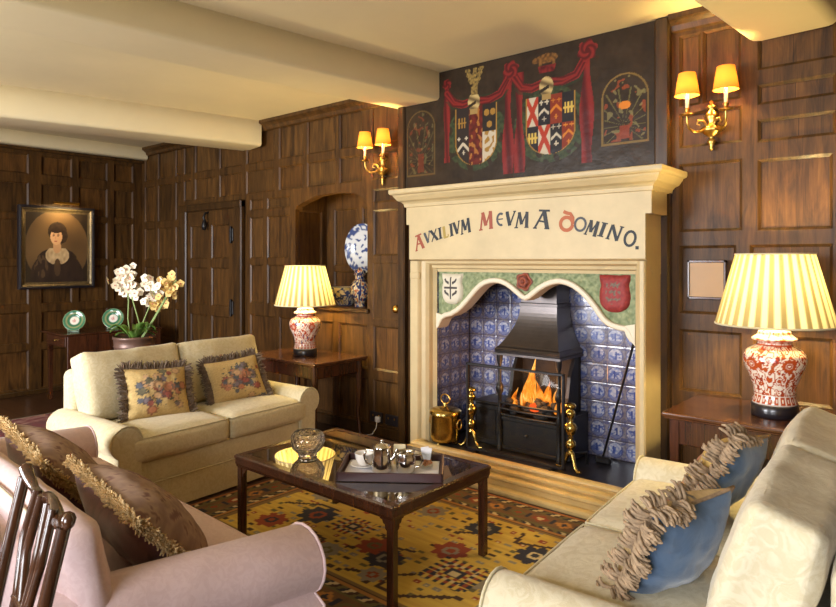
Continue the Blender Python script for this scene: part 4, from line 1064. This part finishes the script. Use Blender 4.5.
cu = thing('teacup', 'white china teacup on its saucer at the left of the tray', 'cup', tuple(Vector(C_(-.145, .035))+Vector((0, 0, .0082))), TR)
MB().lathe([(.001, .002), (.024, .0), (.026, .004), (.034, .012), (.042, .03), (.046, .055), (.047, .06), (.044, .058), (.039, .03), (.03, .012), (.001, .008)], 36).build('cup_body', M['china'], cu)
MB().tube([(.043, 0, .048), (.06, 0, .05), (.066, 0, .036), (.056, 0, .02), (.037, 0, .018)], .004, 8).build('handle', M['china'], cu)
tp = thing('teapot', 'small lidded silver teapot standing left of centre on the tray', 'teapot', C_(-.048, -.03), TR)
MB().lathe([(.001, .001), (.04, .001), (.042, .004), (.041, .02), (.037, .06), (.032, .088), (.033, .092)], 36, caps=False).build('body', M['silver'], tp)
MB().lathe([(.034, .092), (.033, .097), (.022, .104), (.006, .108), (.005, .114), (.009, .119), (.001, .124)], 28).build('lid', M['silver'], tp)
MB().tube([(-.036, 0, .08), (-.062, 0, .082), (-.072, 0, .06), (-.064, 0, .03), (-.04, 0, .02)], .005, 8).build('handle', M['silver'], tp)
MB().tube([(.036, 0, .045), (.052, 0, .062), (.062, 0, .086)], [.011, .008, .006], 10).build('spout', M['silver'], tp)
pk = MB(); pk.M = Matrix.Translation(C_(.028, .075)) @ Matrix.Rotation(TR, 4, 'Z') @ Matrix.Rotation(R(-12), 4, 'X'); pk.box(-.03, .03, -.005, .005, 0, .098, .002)
tag(pk.build('biscuit_packet', M['linen2']), 'upright cream packet standing behind and between the silver pots', 'packet')
tp.scale = (1.22, 1.22, 1.24)
mj = thing('milk_jug', 'open squat silver milk jug right of centre on the tray', 'jug', C_(.068, -.035), TR)
MB().lathe([(.001, .001), (.034, .001), (.037, .005), (.041, .03), (.04, .055), (.037, .07), (.039, .078), (.036, .077), (.034, .065), (.036, .03), (.001, .01)], 36, wob=lambda a, z: 1+(.22*max(0, cos(a-PI))**8 if z > .06 else 0)).build('body', M['silver'], mj)
MB().tube([(.036, 0, .066), (.062, 0, .066), (.07, 0, .045), (.06, 0, .022), (.038, 0, .018)], .0048, 8).build('handle', M['silver'], mj)
mj.scale = (1.2, 1.2, 1.25)
gl = MB().lathe([(.001, .002), (.03, .0), (.034, .005), (.036, .075), (.037, .08), (.034, .08), (.033, .01), (.001, .008)], 32); o = gl.build('sugar_glass', M['pane']); o.location = C_(.165, .03); tag(o, 'clear glass of sugar at the right end of the tray', 'glass')
su = MB(); rnd = random.Random(5)
for i in range(16): su.sphere((rnd.uniform(-.017, .017), rnd.uniform(-.017, .017), .019+rnd.uniform(0, .018)), .0085, 8, wob=.3)
o = su.build('sugar_lumps', M['sugar']); o.location = C_(.165, .03); tag(o, 'brown sugar lumps in the bottom of the glass', 'sugar', kind='stuff')
for i, (a, b, lab) in enumerate(((-8, .004, 'folded white paper sachet leaning left in the sugar glass'), (9, -.006, 'folded white paper sachet leaning right in the sugar glass'))):
    m = MB(); m.M = Matrix.Translation(Vector(C_(.165, .03))+Vector((0, 0, .042))) @ Matrix.Rotation(TR, 4, 'Z') @ Matrix.Rotation(R(a), 4, 'Y'); m.box(-.02, .02, b-.002, b+.002, 0, .06, .0008)
    tag(m.build('sugar_sachet', M['linen']), lab, 'sachet', 'sugar sachets')

# ------------------------------------------------------------------ SIDE TABLES
def side_table(name, label, x0, x1, y0, y1, zt, mat, top, kind='taper', apron=.11, leg=.045):
    t = thing(name, label, 'side table', ((x0+x1)/2, (y0+y1)/2, 0)); hx, hy = (x1-x0)/2, (y1-y0)/2
    tb = MB().box(-hx, hx, -hy, hy, zt-.022, zt, .008, 3).box(-hx+.01, hx-.01, -hy+.01, hy-.01, zt-.034, zt-.022, .004); tb.build('tabletop', top, t)
    MB().box(-hx+.04, hx-.04, -hy+.04, hy-.04, zt-.034-apron, zt-.034, .004).build('apron', mat, t)
    for sx in (-1, 1):
        for sy in (-1, 1):
            m = MB(); x, y = sx*(hx-.055), sy*(hy-.055); l2 = leg/2
            if kind == 'taper':
                m.loft([[(x+a*l2*k, y+b*l2*k, z) for a, b in ((-1, -1), (1, -1), (1, 1), (-1, 1))] for z, k in ((0, .62), (zt-.16, 1), (zt-.035, 1))], True, True, False)
            else:
                m.tube([(x+sx*.015, y+sy*.012, .0), (x+sx*.006, y+sy*.005, .03), (x-sx*.006, y-sy*.006, .2), (x+sx*.004, y+sy*.004, zt*.62), (x, y, zt-.035)], [.024, .016, .016, .026, .03], 10)
            m.build('leg', mat, t)
    return t
side_table('side_table', 'dark wooden side table with moulded top right of the fireplace under a lamp', -1.20, -.18, 3.36, 3.965, .72, M['mahog'], M['mahogtop'], apron=.13)
side_table('side_table', 'mahogany side table between the cream sofa and fireplace under a lamp', -4.86, -3.93, 3.36, 3.965, .68, M['mahog'], M['mahogtop'], 'cab', apron=.10)
ptb = side_table('plant_table', 'small dark table behind the cream sofa carrying the orchids', -5.16, -4.80, 2.25, 2.64, .73, M['mahog'], M['mahog'])
# pembroke table at the far wall
pb = thing('drop_leaf_table', 'dark mahogany drop-leaf table against the far wall holding two green plates', 'table', (-7.31, 3.2, 0))
MB().box(-.33, .34, -.52, .52, .73, .75, .006, 2).build('tabletop', M['mahog'], pb)
MB().box(-.29, .29, -.47, .47, .60, .73, .004).build('apron', M['mahog'], pb)
MB().box(.325, .343, -.50, .50, .36, .728, .004).build('drop_leaf', M['mahog'], pb)
dr = MB().box(-.24, .24, -.482, -.47, .615, .715, .003).build('drawer', M['mahog'], pb)
MB().sphere((0, -.492, .665), .014, 10).build('knob', M['brass'], dr)
for sx in (-1, 1):
    for sy in (-1, 1):
        x, y = sx*.26, sy*.44; MB().loft([[(x+a*.022*k, y+b*.022*k, z) for a, b in ((-1, -1), (1, -1), (1, 1), (-1, 1))] for z, k in ((0, .7), (.6, 1))], True, True, False).build('leg', M['mahog'], pb)
def plate(label, x, y):
    t = MB(); tl = R(72)
    GR, GI, PKc = lin((54, 118, 84)), lin((206, 190, 130)), lin((206, 150, 140))
    def cf(a, z, s):
        if s > .93: return GI
        if s > .46: return GR if not (.66 < s < .7) else mixc(GR, GI, .5)
        if s > .42: return GI
        c = lin((232, 226, 212))
        return PKc if s < .22 and nz(cos(a)*s*12, sin(a)*s*12) > -.1 else c
    pr2 = [(.0005, .0)]+[(.008*i, .0) for i in range(1, 8)]+[(.064, .004), (.076, .009), (.09, .012), (.1, .014), (.108, .015), (.11, .014)]
    t.M = Matrix.Rotation(R(55), 4, 'Z') @ Matrix.Rotation(tl, 4, 'X'); t.lathe(pr2, 48, colf=cf); t.lathe([(.0005, -.004), (.06, -.004), (.11, .012)], 48, colf=lambda a, z, s: GR)
    o = t.build('plate', M['porcelain']); o.location = (x, y, .75+.118); tag(o, label[0], 'plate', 'green plates on stands')
    s_ = thing('plate_stand', label[1], 'plate stand', (x, y, .75), R(55))
    for k in (-1, 1):
        MB().tube([(k*.05, -.05, .03), (k*.05, -.045, .006), (k*.045, .01, .006), (k*.03, .035, .09)], .005, 8).build('easel_leg', M['jade'], s_)
    MB().box(-.052, .052, -.006, .006, .0, .012, .003).build('crossbar', M['jade'], s_)
M['jade'] = plain('pale_green_metal', (150, 176, 150), .5)
plate(('green and gilt plate on a stand, nearer the portrait', 'pale plate stand under the green plate nearer the portrait'), -7.20, 2.86)
plate(('green and gilt plate on a stand, partly behind the orchid leaves', 'pale plate stand under the green plate behind the orchid'), -7.16, 3.25)

# orchids
oc = thing('potted_orchid', 'orchids with cream and amber sprays in a bronzed round pot', 'plant', (-4.97, 2.42, .73))
MB().lathe([(.001, .002), (.125, .002), (.13, .01), (.138, .05), (.143, .055), (.14, .062), (.147, .1), (.152, .106), (.148, .112), (.152, .16), (.158, .165), (.158, .182), (.15, .185), (.145, .17), (.001, .165)], 40).build('pot', M['pot'], oc)
rnd = random.Random(9)
for i in range(16):
    a = rnd.uniform(0, 2*PI); ln = rnd.uniform(.16, .26); up = rnd.uniform(.05, .16); m = MB(); wd = rnd.uniform(.02, .032); d = Vector((cos(a), sin(a), 0)); sd = Vector((-sin(a), cos(a), 0))
    def lf(u, v): p = d*(.03+ln*u*.75)+Vector((0, 0, .165+up*sin(u*PI*.62)-.05*u*u)); return tuple(p+sd*((v*2-1)*wd*sin(PI*min(1, .12+u*.88))**.7)+Vector((0, 0, .012*abs(v*2-1))))
    m.grid(lf, 10, 4); m.build('leaf', M['leaf'], oc)
fm = {}
def flower_mesh(mat, key):
    m = MB()
    for k in range(5):
        a = 2*PI*k/5+.3; wd = .019 if k % 2 else .015; ln = .029
        m.grid(lambda u, v: (cos(a)*ln*u-sin(a)*(v*2-1)*wd*sin(PI*min(1, u*.9+.1)), sin(a)*ln*u+cos(a)*(v*2-1)*wd*sin(PI*min(1, u*.9+.1)), .006*u*u-.004*u), 5, 3)
    m.sphere((0, 0, .003), .0042, 8, mat=1)
    return m
rt_ = Vector((cos(R(40.3)), sin(R(40.3)), 0)); bk_ = Vector((-sin(R(40.3)), cos(R(40.3)), 0))
def spray(path, cl, n, mat, spread):
    m = MB(); m.tube(path, .0055, 6); m.build('stem', M['stem'], oc); first = None
    for i in range(n):
        c = Vector(cl)+rt_*rnd.gauss(0, spread[0])+Vector((0, 0, rnd.gauss(0, spread[1])))+bk_*rnd.gauss(0, spread[0]*.7)
        if first is None: first = flower_mesh(mat, 0).build('flower', [mat, M['lip']], oc); f = first
        else: f = first.copy(); C.objects.link(f); f.parent = oc
        dr_ = Vector((.8+rnd.gauss(0, .5), -.8+rnd.gauss(0, .5), rnd.gauss(0, .4)))
        f.matrix_local = Matrix.Translation(c) @ dr_.to_track_quat('Z', 'Y').to_matrix().to_4x4() @ Matrix.Scale(rnd.uniform(.9, 1.25), 4)
def rp(a, z, b=0): return tuple(rt_*a+bk_*b+Vector((0, 0, z)))
spray([rp(-.03, .16), rp(-.05, .32), rp(-.045, .46), rp(-.06, .6)], rp(-.075, .60), 34, M['petal'], (.042, .062))
spray([rp(-.01, .16), rp(.04, .28), rp(.0, .42), rp(-.03, .52)], rp(-.03, .52), 8, M['petal'], (.03, .04))
spray([rp(.02, .16), rp(.08, .32), rp(.14, .46), rp(.16, .56)], rp(.155, .55), 26, M['petal'], (.036, .05))
spray([rp(.05, .16), rp(.14, .3), rp(.22, .44), rp(.30, .58), rp(.33, .62)], rp(.20, .44), 12, M['petalb'], (.028, .028))
spray([rp(.06, .16), rp(.16, .32), rp(.24, .46), rp(.31, .6)], rp(.29, .57), 26, M['petalb'], (.036, .05))

# ------------------------------------------------------------------ TABLE LAMPS
def vasecol(pal):
    red, dk, wh = lin(pal[0]), lin(pal[1]), lin((232, 218, 200))
    def f(a, z, s):
        if z < .055: 
            q = (a/(2*PI)*22) % 1
            if z < .012 or z > .048: return wh
            return red if abs(q-.5) < .34 and not (abs(q-.5) < .12 and abs(z-.03) < .008) else wh
        if z > .318:
            return mixc(red, wh, .35+.9*nz(cos(a)*6, sin(a)*6, z*60)) if z < .345 or nz(cos(a)*8, sin(a)*8, z*50) > .05 else wh
        x, y, zz = cos(a)*3.4, sin(a)*3.4, z*26
        n = noise.noise(Vector((x*1.6, y*1.6, zz*1.0)), ) ; w_ = noise.noise(Vector((x*1.6+5, y*1.6, zz+7)))
        c = wh
        if abs(n) < .085 or abs(w_) < .05: c = red
        if n > .38: c = red
        if w_ > .42: c = dk
        for k in range(5):
            da = ((a-(k*2*PI/5+pal[2])+PI) % (2*PI))-PI; d = math.hypot(da*.14, z-.215)
            if d < .034*(1+.1*cos(12*math.atan2(z-.215, da*.14))): c = red if not (.012 < d < .017) else mixc(red, wh, .5)
            if d < .006: c = wh
        if .055 < z < .062 or .308 < z < .314: c = red
        return c
    return f
def table_lamp(label, loc, sc, pal, power):
    t = thing('table_lamp', label, 'table lamp', loc, 0, 'porcelain table lamps')
    MB().lathe([(.001, 0), (.102*sc, 0), (.107*sc, .006), (.107*sc, .056*sc), (.102*sc, .06*sc), (.001, .06*sc)], 40).build('plinth', M['ebony'], t)
    pf = [(.098, 0), (.11, .004), (.111, .012), (.102, .03), (.098, .055), (.103, .09), (.12, .14), (.142, .19), (.152, .225), (.15, .255), (.13, .285), (.1, .303), (.082, .312), (.08, .322), (.084, .33), (.112, .334), (.114, .342), (.096, .352), (.082, .362), (.078, .38), (.05, .388), (.015, .39), (.01, .40)]
    dense = []
    for (r0, z0), (r1, z1) in zip(pf, pf[1:]):
        k = max(1, int(math.hypot(r1-r0, z1-z0)/.0035))
        for i in range(k): dense.append((r0+(r1-r0)*i/k, z0+(z1-z0)*i/k))
    dense.append(pf[-1])
    sm = [(sum(dense[max(0, min(len(dense)-1, i+k))][0] for k in (-2, -1, 0, 1, 2))/5, z) for i, (r, z) in enumerate(dense)]
    base = vasecol(pal); mb = MB(); mb.M = Matrix.Translation((0, 0, .06*sc)) @ Matrix.Diagonal((sc*.95, sc*.95, sc*.965, 1))
    mb.lathe(sm, 180, colf=base); mb.build('vase_body', M['porcelain'], t)
    zb, ztop, rb, rt0 = .46*sc, .815*sc, .272*sc, .178*sc
    MB().tube([(0, 0, .43*sc), (0, 0, .60*sc)], .008, 8).build('lamp_stem', M['brass'], t)
    b = MB(); b.sphere((0, 0, .635*sc), .03, 14, (1, 1, 1.25)); b.build('bulb', M['bulb'], t)
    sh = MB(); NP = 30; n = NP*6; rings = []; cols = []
    for i in range(9):
        s = i/8; ring = []
        for j in range(n+1):
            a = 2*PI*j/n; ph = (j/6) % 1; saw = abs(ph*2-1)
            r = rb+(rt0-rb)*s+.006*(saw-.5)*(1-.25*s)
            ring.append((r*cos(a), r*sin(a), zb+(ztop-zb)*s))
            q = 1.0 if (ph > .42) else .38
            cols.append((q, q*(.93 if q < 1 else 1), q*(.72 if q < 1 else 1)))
        rings.append(ring)
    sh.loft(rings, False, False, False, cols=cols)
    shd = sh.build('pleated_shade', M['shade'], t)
    MB().loop([(rb*1.006*cos(2*PI*i/64), rb*1.006*sin(2*PI*i/64), zb) for i in range(64)], .005, 6).build('lower_binding', M['creampipe'], shd)
    MB().loop([(rt0*1.01*cos(2*PI*i/64), rt0*1.01*sin(2*PI*i/64), ztop) for i in range(64)], .004, 6).build('upper_binding', M['creampipe'], shd)
    ring = MB()
    for k in range(3): ring.tube([(0, 0, ztop-.02), (rt0*.97*cos(k*2.094), rt0*.97*sin(k*2.094), ztop-.012)], .0025, 6)
    ring.build('shade_carrier', M['brass'], shd)
    lamp('lamp_light', (0, 0, .655*sc), power, (1, .77, .33), .05, t)
    return t
table_lamp('lit table lamp, red and white porcelain vase, right of the fireplace', (-.735, 3.655, .72), 1.0, ((176, 74, 34), (150, 60, 40), .35), 60)
table_lamp('lit table lamp, red and violet porcelain vase, left of the fireplace by the niche', (-4.39, 3.655, .68), .955, ((178, 78, 48), (92, 84, 120), 1.0), 58)

# ------------------------------------------------------------------ WALL SCONCES
def sconce(label, loc):
    t = thing('wall_sconce', label, 'wall light', loc, 0, 'brass wall sconces')
    b = MB(); b.M = Matrix.Translation((0, -.03, 0)) @ Matrix.Diagonal((1.15, .7, 1, 1))
    b.lathe([(.001, -.145), (.008, -.14), (.012, -.128), (.008, -.118), (.018, -.10), (.022, -.088), (.012, -.074), (.01, -.066), (.03, -.05), (.05, -.03), (.056, -.016), (.05, -.006), (.02, .006), (.016, .02), (.03, .045), (.034, .062), (.024, .08), (.012, .092), (.022, .104), (.026, .112), (.012, .122), (.008, .132), (.012, .14), (.001, .152)], 24)
    b.build('backplate', M['oldbrass'], t)
    for s in (-1, 1):
        P = [(s*.02, -.045, -.005), (s*.045, -.065, -.03), (s*.075, -.09, -.035), (s*.1, -.115, -.015), (s*.105, -.128, .02), (s*.105, -.13, .062)]
        a = MB().tube(P, [.009, .0085, .008, .007, .007, .007], 8)
        a.tube([(s*.02, -.05, .0), (s*.035, -.06, .03), (s*.06, -.075, .035), (s*.066, -.078, .012), (s*.05, -.07, .004)], [.008, .007, .006, .005, .004], 8)
        arm = a.build('arm', M['oldbrass'], t)
        c = MB(); c.lathe([(.006, .055), (.036, .062), (.038, .066), (.012, .07), (.012, .082), (.016, .09), (.016, .1), (.011, .102)], 20, (s*.105, -.13, 0)); c.build('drip_pan', M['oldbrass'], arm)
        c = MB(); c.lathe([(.0105, .1), (.0105, .19), (.001, .192)], 14, (s*.105, -.13, 0)); c.build('candle_tube', M['white'], arm)
        bb = MB(); bb.sphere((s*.105, -.13, .205), .013, 10, (1, 1, 1.5)); bb.build('bulb', M['bulb'], arm)
        sh = MB(); rings = [[(s*.105+r*cos(2*PI*j/40), -.13+r*sin(2*PI*j/40), z) for j in range(40)] for r, z in ((.068, .172), (.0625, .205), (.0575, .24), (.0515, .275), (.047, .303))]
        sh.loft(rings, True, False, True, cols=[(1, 1, 1)]*200); sd = sh.build('shade', M['sshade'], t)
        MB().loop([(s*.105+.0685*cos(2*PI*i/40), -.13+.0685*sin(2*PI*i/40), .173) for i in range(40)], .0018, 6).build('trim', M['brass'], sd)
        lamp('candle_light', (s*.105, -.13, .225), 9, (1, .74, .26), .02, t)
    return t
sconce('twin-arm brass wall sconce with amber shades left of the painted board', (-3.765, YW, 2.285))
sconce('twin-arm brass wall sconce with amber shades right of the painted board', (-1.125, YW-.005, 2.285))

# ------------------------------------------------------------------ PORTRAIT
def sitter(u, v):
    x = (u-.5)*.66; y = (v-.5)*.80
    y0 = y; y -= .065
    bg = mixc(lin((120, 92, 56)), lin((76, 56, 36)), .35+.6*nz(x*3, y*3)+abs(x)*.8)
    c = bg
    e = (x/.335)**2+(y0/.42)**2
    if e > 1.0: c = lin((44, 34, 24))
    def el(cx, cy, rx, ry): return ((x-cx)/rx)**2+((y-cy)/ry)**2 < 1
    if (el(0, -.40, .28, .31) or el(0, -.20, .21, .13)) : c = mixc(lin((40, 30, 26)), lin((56, 40, 32)), .5+nz(x*20, y*8))
    if el(-.17, -.28, .07, .13) and nz(x*30, y*12) > .1: c = lin((86, 66, 46))
    if el(.0, -.155, .125, .105) and y < -.075: c = mixc(lin((204, 178, 134)), lin((166, 138, 98)), .5+.9*nz(x*34, y*20))
    if el(.0, -.29, .035, .1): c = lin((78, 58, 40))
    if el(-.005, -.06, .043, .07): c = lin((196, 150, 104))
    if el(.0, .115, .10, .11) or el(.035, .07, .075, .09): c = mixc(lin((42, 30, 22)), lin((62, 46, 34)), .5+nz(x*30, y*30))
    if el(-.012, .055, .062, .09): c = mixc(lin((222, 176, 126)), lin((196, 146, 100)), .4+(x+.012)*5)
    if el(-.012, .125, .055, .028): c = lin((48, 34, 26))
    for s in (-1, 1):
        if el(-.016+s*.024, .068, .011, .006): c = lin((60, 42, 30))
        if el(-.016+s*.024, .085, .015, .004): c = lin((110, 76, 50))
    if el(-.02, .042, .006, .018): c = lin((206, 150, 108))
    if el(-.018, .006, .017, .007): c = lin((170, 84, 66))
    return c
po = thing('portrait_painting', 'oil portrait of a dark-haired person in white chemise, in a dark gilt frame', 'painting', (XB+.012, 2.975, 1.655), R(0))
mb = MB(); mb.grid(lambda u, v: ((.03, -.335+.67*u, -.405+.81*v), sitter(u, v)), 110, 130, smooth=False); mb.build('canvas', M['canvas'], po)
f = MB()
fpz = [(.0, .0), (.0, .055), (.02, .062), (.028, .05), (.036, .05), (.05, .036), (.075, .03), (.08, .02), (.08, .0)]
rings = [[(h_, -.405+i, -.47+i), (h_, .405-i, -.47+i), (h_, .405-i, .47-i), (h_, -.405+i, .47-i)] for i, h_ in fpz[1:]]
f.loft([[(0, -.405, -.47), (0, .405, -.47), (0, .405, .47), (0, -.405, .47)]]+rings[:3], True, False, False); f.mat = 1; f.loft(rings[2:], True, False, False)
f.build('frame', [M['ebony'], M['gilt']], po)
pl = thing('picture_light', 'slim brass picture light over the portrait frame', 'picture light', (XB+.0, 3.03, 2.13))
MB().tube([(.15, -.14, .03), (.15, .14, .03)], .016, 12).build('light_bar', M['oldbrass'], pl)
MB().tube([(.001, 0, .02), (.06, 0, .05), (.15, 0, .035)], .006, 8).build('bracket', M['oldbrass'], pl)
l = lamp('picture_lamp', (.16, 0, .02), 6, (1, .72, .34), kind='AREA', parent=pl, shape='RECTANGLE', size_y=.03); l.data.size = .26
l.rotation_euler = (R(0), R(38), R(90)); l.rotation_euler = Vector((-.55, 0, -.83)).to_track_quat('-Z', 'Y').to_euler()

# ------------------------------------------------------------------ NICHE CHINA
pd = MB(); BW = lin((58, 74, 120))
def platecol(a, z, s):
    wh = lin((206, 208, 206)); x, y = cos(a)*s, sin(a)*s
    if s > .78: return BW if nz(cos(a)*7, sin(a)*7, s*9) > -.12 else wh
    if .70 < s < .73: return BW
    if s < .66 and nz(x*4+3, y*6) > .22: return BW
    return wh
pp = [(.0005, 0)]+[(.155*i/20, 0) for i in range(1, 15)]+[(.12, .003), (.132, .009), (.145, .013), (.156, .016), (.168, .02), (.18, .024), (.192, .028), (.2, .03), (.205, .03)]
pd.M = Matrix.Scale(1.16, 4); pd.lathe(pp, 72, colf=platecol); pd.lathe([(.0005, -.006), (.11, -.006), (.205, .027)], 48, colf=lambda a, z, s: lin((200, 202, 200)))
o = pd.build('platter', M['porcelain']); o.location = (-4.40, 4.392, 1.62); o.rotation_euler = (R(90), 0, R(0))
tag(o, 'large blue and white platter hanging on the back of the niche', 'platter')
def chinac(a, z, s): 
    if s > .9 or s < .08: return BW
    n = nz(cos(a)*4, sin(a)*4, z*22)
    return lin((196, 180, 120)) if n > .22 else (BW if abs(n) < .13 else lin((206, 196, 168)))
bw = MB(); zs = [(.07, 0), (.072, .012), (.085, .02), (.12, .06), (.14, .1), (.15, .14), (.158, .168), (.163, .172)]
dz = []
for (r0, z0), (r1, z1) in zip(zs, zs[1:]):
    for i in range(6): dz.append((r0+(r1-r0)*i/6, z0+(z1-z0)*i/6))
bw.lathe(dz+[zs[-1]], 96, colf=chinac); bw.lathe([(.001, .02), (.08, .024), (.13, .09), (.155, .17)], 48, colf=lambda a, z, s: lin((206, 196, 168)))
o = bw.build('china_bowl', M['porcelain']); o.location = (-4.44, 4.185, 1.0855); tag(o, 'blue and ochre china bowl in the niche behind the lamp shade', 'bowl')
jr = MB(); zs = [(.05, 0), (.052, .012), (.048, .03), (.07, .07), (.09, .12), (.095, .16), (.085, .2), (.06, .235), (.045, .25), (.046, .28), (.058, .295), (.05, .3), (.055, .31), (.05, .33), (.02, .345), (.001, .36)]
dz = []
for (r0, z0), (r1, z1) in zip(zs, zs[1:]):
    for i in range(6): dz.append((r0+(r1-r0)*i/6, z0+(z1-z0)*i/6))
def jarc(a, z, s):
    n = nz(cos(a)*5, sin(a)*5, z*36); return lin((40, 48, 92)) if n > -.06 else (lin((214, 200, 160)) if n > -.3 else lin((176, 100, 56)))
jr.lathe(dz+[zs[-1]], 96, colf=jarc); o = jr.build('china_jar', M['porcelain']); o.location = (-4.185, 4.12, 1.0855); tag(o, 'dark blue patterned china jar in front of the platter', 'jar')

# framed notice right of the fireplace
nf = thing('framed_notice', 'small tan sheet in a thin brown frame on the panelling right of the fireplace', 'frame', (-1.155, YW-.02, 1.39))
MB().box(-.098, .098, -.006, .0, -.108, .108, 0).build('sheet', M['paper'], nf)
MB().box(-.108, .108, -.012, .018, .1, .115, .003).box(-.108, .108, -.012, .018, -.115, -.1, .003).box(-.108, -.094, -.012, .018, -.115, .115, .003).box(.094, .108, -.012, .018, -.115, .115, .003).build('frame', M['mahog'], nf)

# sockets and plug low on the panelling
for x, lab in ((-3.855, 'black socket plate on the skirting with a white plug in it'), (-3.675, 'black socket plate on the skirting next to the fireplace')):
    t = thing('wall_socket', lab, 'socket', (x, YW-.0, .16), 0, 'black wall sockets')
    MB().box(-.072, .072, -.012, .0, -.045, .045, .005, 2).build('plate', M['ebony'], t)
    for k in (-.035, .035): MB().box(k-.006, k+.006, -.016, -.012, .006, .022, .001).build('switch', M['oldbrass'], t)
t = thing('electric_plug', 'white plug with a trailing flex in the left socket plate', 'plug', (-3.82, YW-.012, .15))
MB().box(-.024, .024, -.03, -.0005, -.024, .024, .008, 2).build('plug_body', M['china'], t)
MB().tube([(0, -.025, -.022), (0, -.035, -.07), (-.02, -.06, -.12), (-.1, -.08, -.143), (-.3, -.1, -.143)], .0035, 8).build('flex', M['china'], t)

M['chairwood'] = wood('polished_chair_wood', (44, 26, 16), (92, 56, 32), rough=.22, coat=.6)
# ------------------------------------------------------------------ CHAIR AND TABLE BEHIND THE PINK SOFA
ch = thing('dining_chair', 'carved dark wood chair with a pierced splat back in the near left corner', 'chair', (-1.475, .515, 0), R(-8.7))
for s in (-1, 1):
    MB().tube([(s*.16, -.03, .0), (s*.165, -.075, .25), (s*.168, -.085, .46), (s*.178, -.06, .7), (s*.186, -.012, .92), (s*.189, .006, 1.0)], [.014, .015, .015, .0115, .0105, .0105], 8, sx=1.25).build('back_post', M['chairwood'], ch)
    MB().box(s*.2-.022, s*.2+.022, -.52, -.476, 0, .43, .004).build('front_leg', M['chairwood'], ch)
cr = MB(); P = []; 
for i in range(25):
    u = i/24*2-1; P.append((u*.198, .010+.012*(1-u*u), .985+.030*abs(u)**6*1.1+.016*cos(u*PI*2)*(1-abs(u))+.0))
cr.tube(P, [.0095+.006*abs(cos(i/24*PI*3)) for i in range(25)], 10)
cr.sphere((-.198, .01, 1.014), .015, 10, (1, .8, 1.1)).sphere((.198, .01, 1.014), .015, 10, (1, .8, 1.1)); cr.build('crest_rail', M['chairwood'], ch)
sp = MB()
for pts in ([(-.075, .012, 1.0), (-.085, -.012, .90), (-.05, -.03, .80), (-.075, -.05, .68), (-.05, -.07, .56), (-.055, -.085, .47)], [(.075, .012, 1.0), (.085, -.012, .90), (.05, -.03, .80), (.075, -.05, .68), (.05, -.07, .56), (.055, -.085, .47)],
            [(-.03, .012, 1.0), (-.045, -.015, .88), (-.012, -.03, .78), (-.025, -.05, .66), (-.012, -.085, .47)], [(.03, .012, 1.0), (.045, -.015, .88), (.012, -.03, .78), (.025, -.05, .66), (.012, -.085, .47)],
            [(-.06, -.032, .79), (.06, -.032, .79)], [(-.065, -.055, .66), (.065, -.055, .66)]):
    q = []
    for a, b in zip(pts, pts[1:]):
        for k in range(4): q.append(tuple(Vector(a).lerp(Vector(b), k/4)))
    q.append(pts[-1]); sp.tube(q, .0075, 8, sx=1.3)
sp.build('pierced_splat', M['chairwood'], ch)
se = MB(); se.M = Matrix.Translation((0, -.29, .455)); se.softbox(.42, .42, .06, .025, 10, .02, .002); se.build('seat', M['plum'], ch)
MB().box(-.21, .21, -.51, -.07, .37, .43, .005).build('seat_rail', M['chairwood'], ch)
for s in (-1, 1): MB().box(s*.19-.01, s*.19+.01, -.5, -.07, .14, .165, .003).build('stretcher', M['chairwood'], ch)
st = side_table('console_table', 'dark table end at the left edge behind the pink sofa', -3.3, -1.9, .12, .56, .80, M['oak'], M['ebony'], apron=.12); st['category'] = 'table'

# ------------------------------------------------------------------ DAYLIGHT, CAMERA, OUTPUT
for i, (a, b, c, d) in enumerate(WN):
    l = lamp('window_daylight', ((a+b)/2, YR-.12, (c+d)/2), (125, 370)[i], (.94, .95, 1.0), kind='AREA', shape='RECTANGLE', size_y=d-c); l.data.size = b-a  # area lights as daylight fill, set just outside the added, unseen frames
    l.rotation_euler = (R((68, 82)[i]), 0, 0); l.data.spread = R((140, 170)[i])
wd = bpy.data.worlds.new('sky'); S.world = wd; wd.use_nodes = True
wd.node_tree.nodes['Background'].inputs[0].default_value = (.9, .95, 1, 1); wd.node_tree.nodes['Background'].inputs[1].default_value = 1.0
cam = bpy.data.cameras.new('camera'); co = bpy.data.objects.new('camera', cam); C.objects.link(co)
co.location = (0, 0, 1.5); co.rotation_euler = (R(90), 0, R(40.3)); cam.sensor_width = 36; cam.lens = 645/836*36; cam.shift_y = -42.5/836; cam.clip_start = .05
S.camera = co
vs = S.view_settings; S.display_settings.display_device = 'sRGB'; vs.view_transform = 'Standard'; vs.look = 'None'; vs.gamma = 1; vs.use_curve_mapping = False; vs.exposure = 0.35
S.cycles.max_bounces = 10; S.cycles.transparent_max_bounces = 12; S.cycles.use_denoising = True
S.cycles.caustics_reflective = False; S.cycles.caustics_refractive = False; S.cycles.sample_clamp_indirect = 6
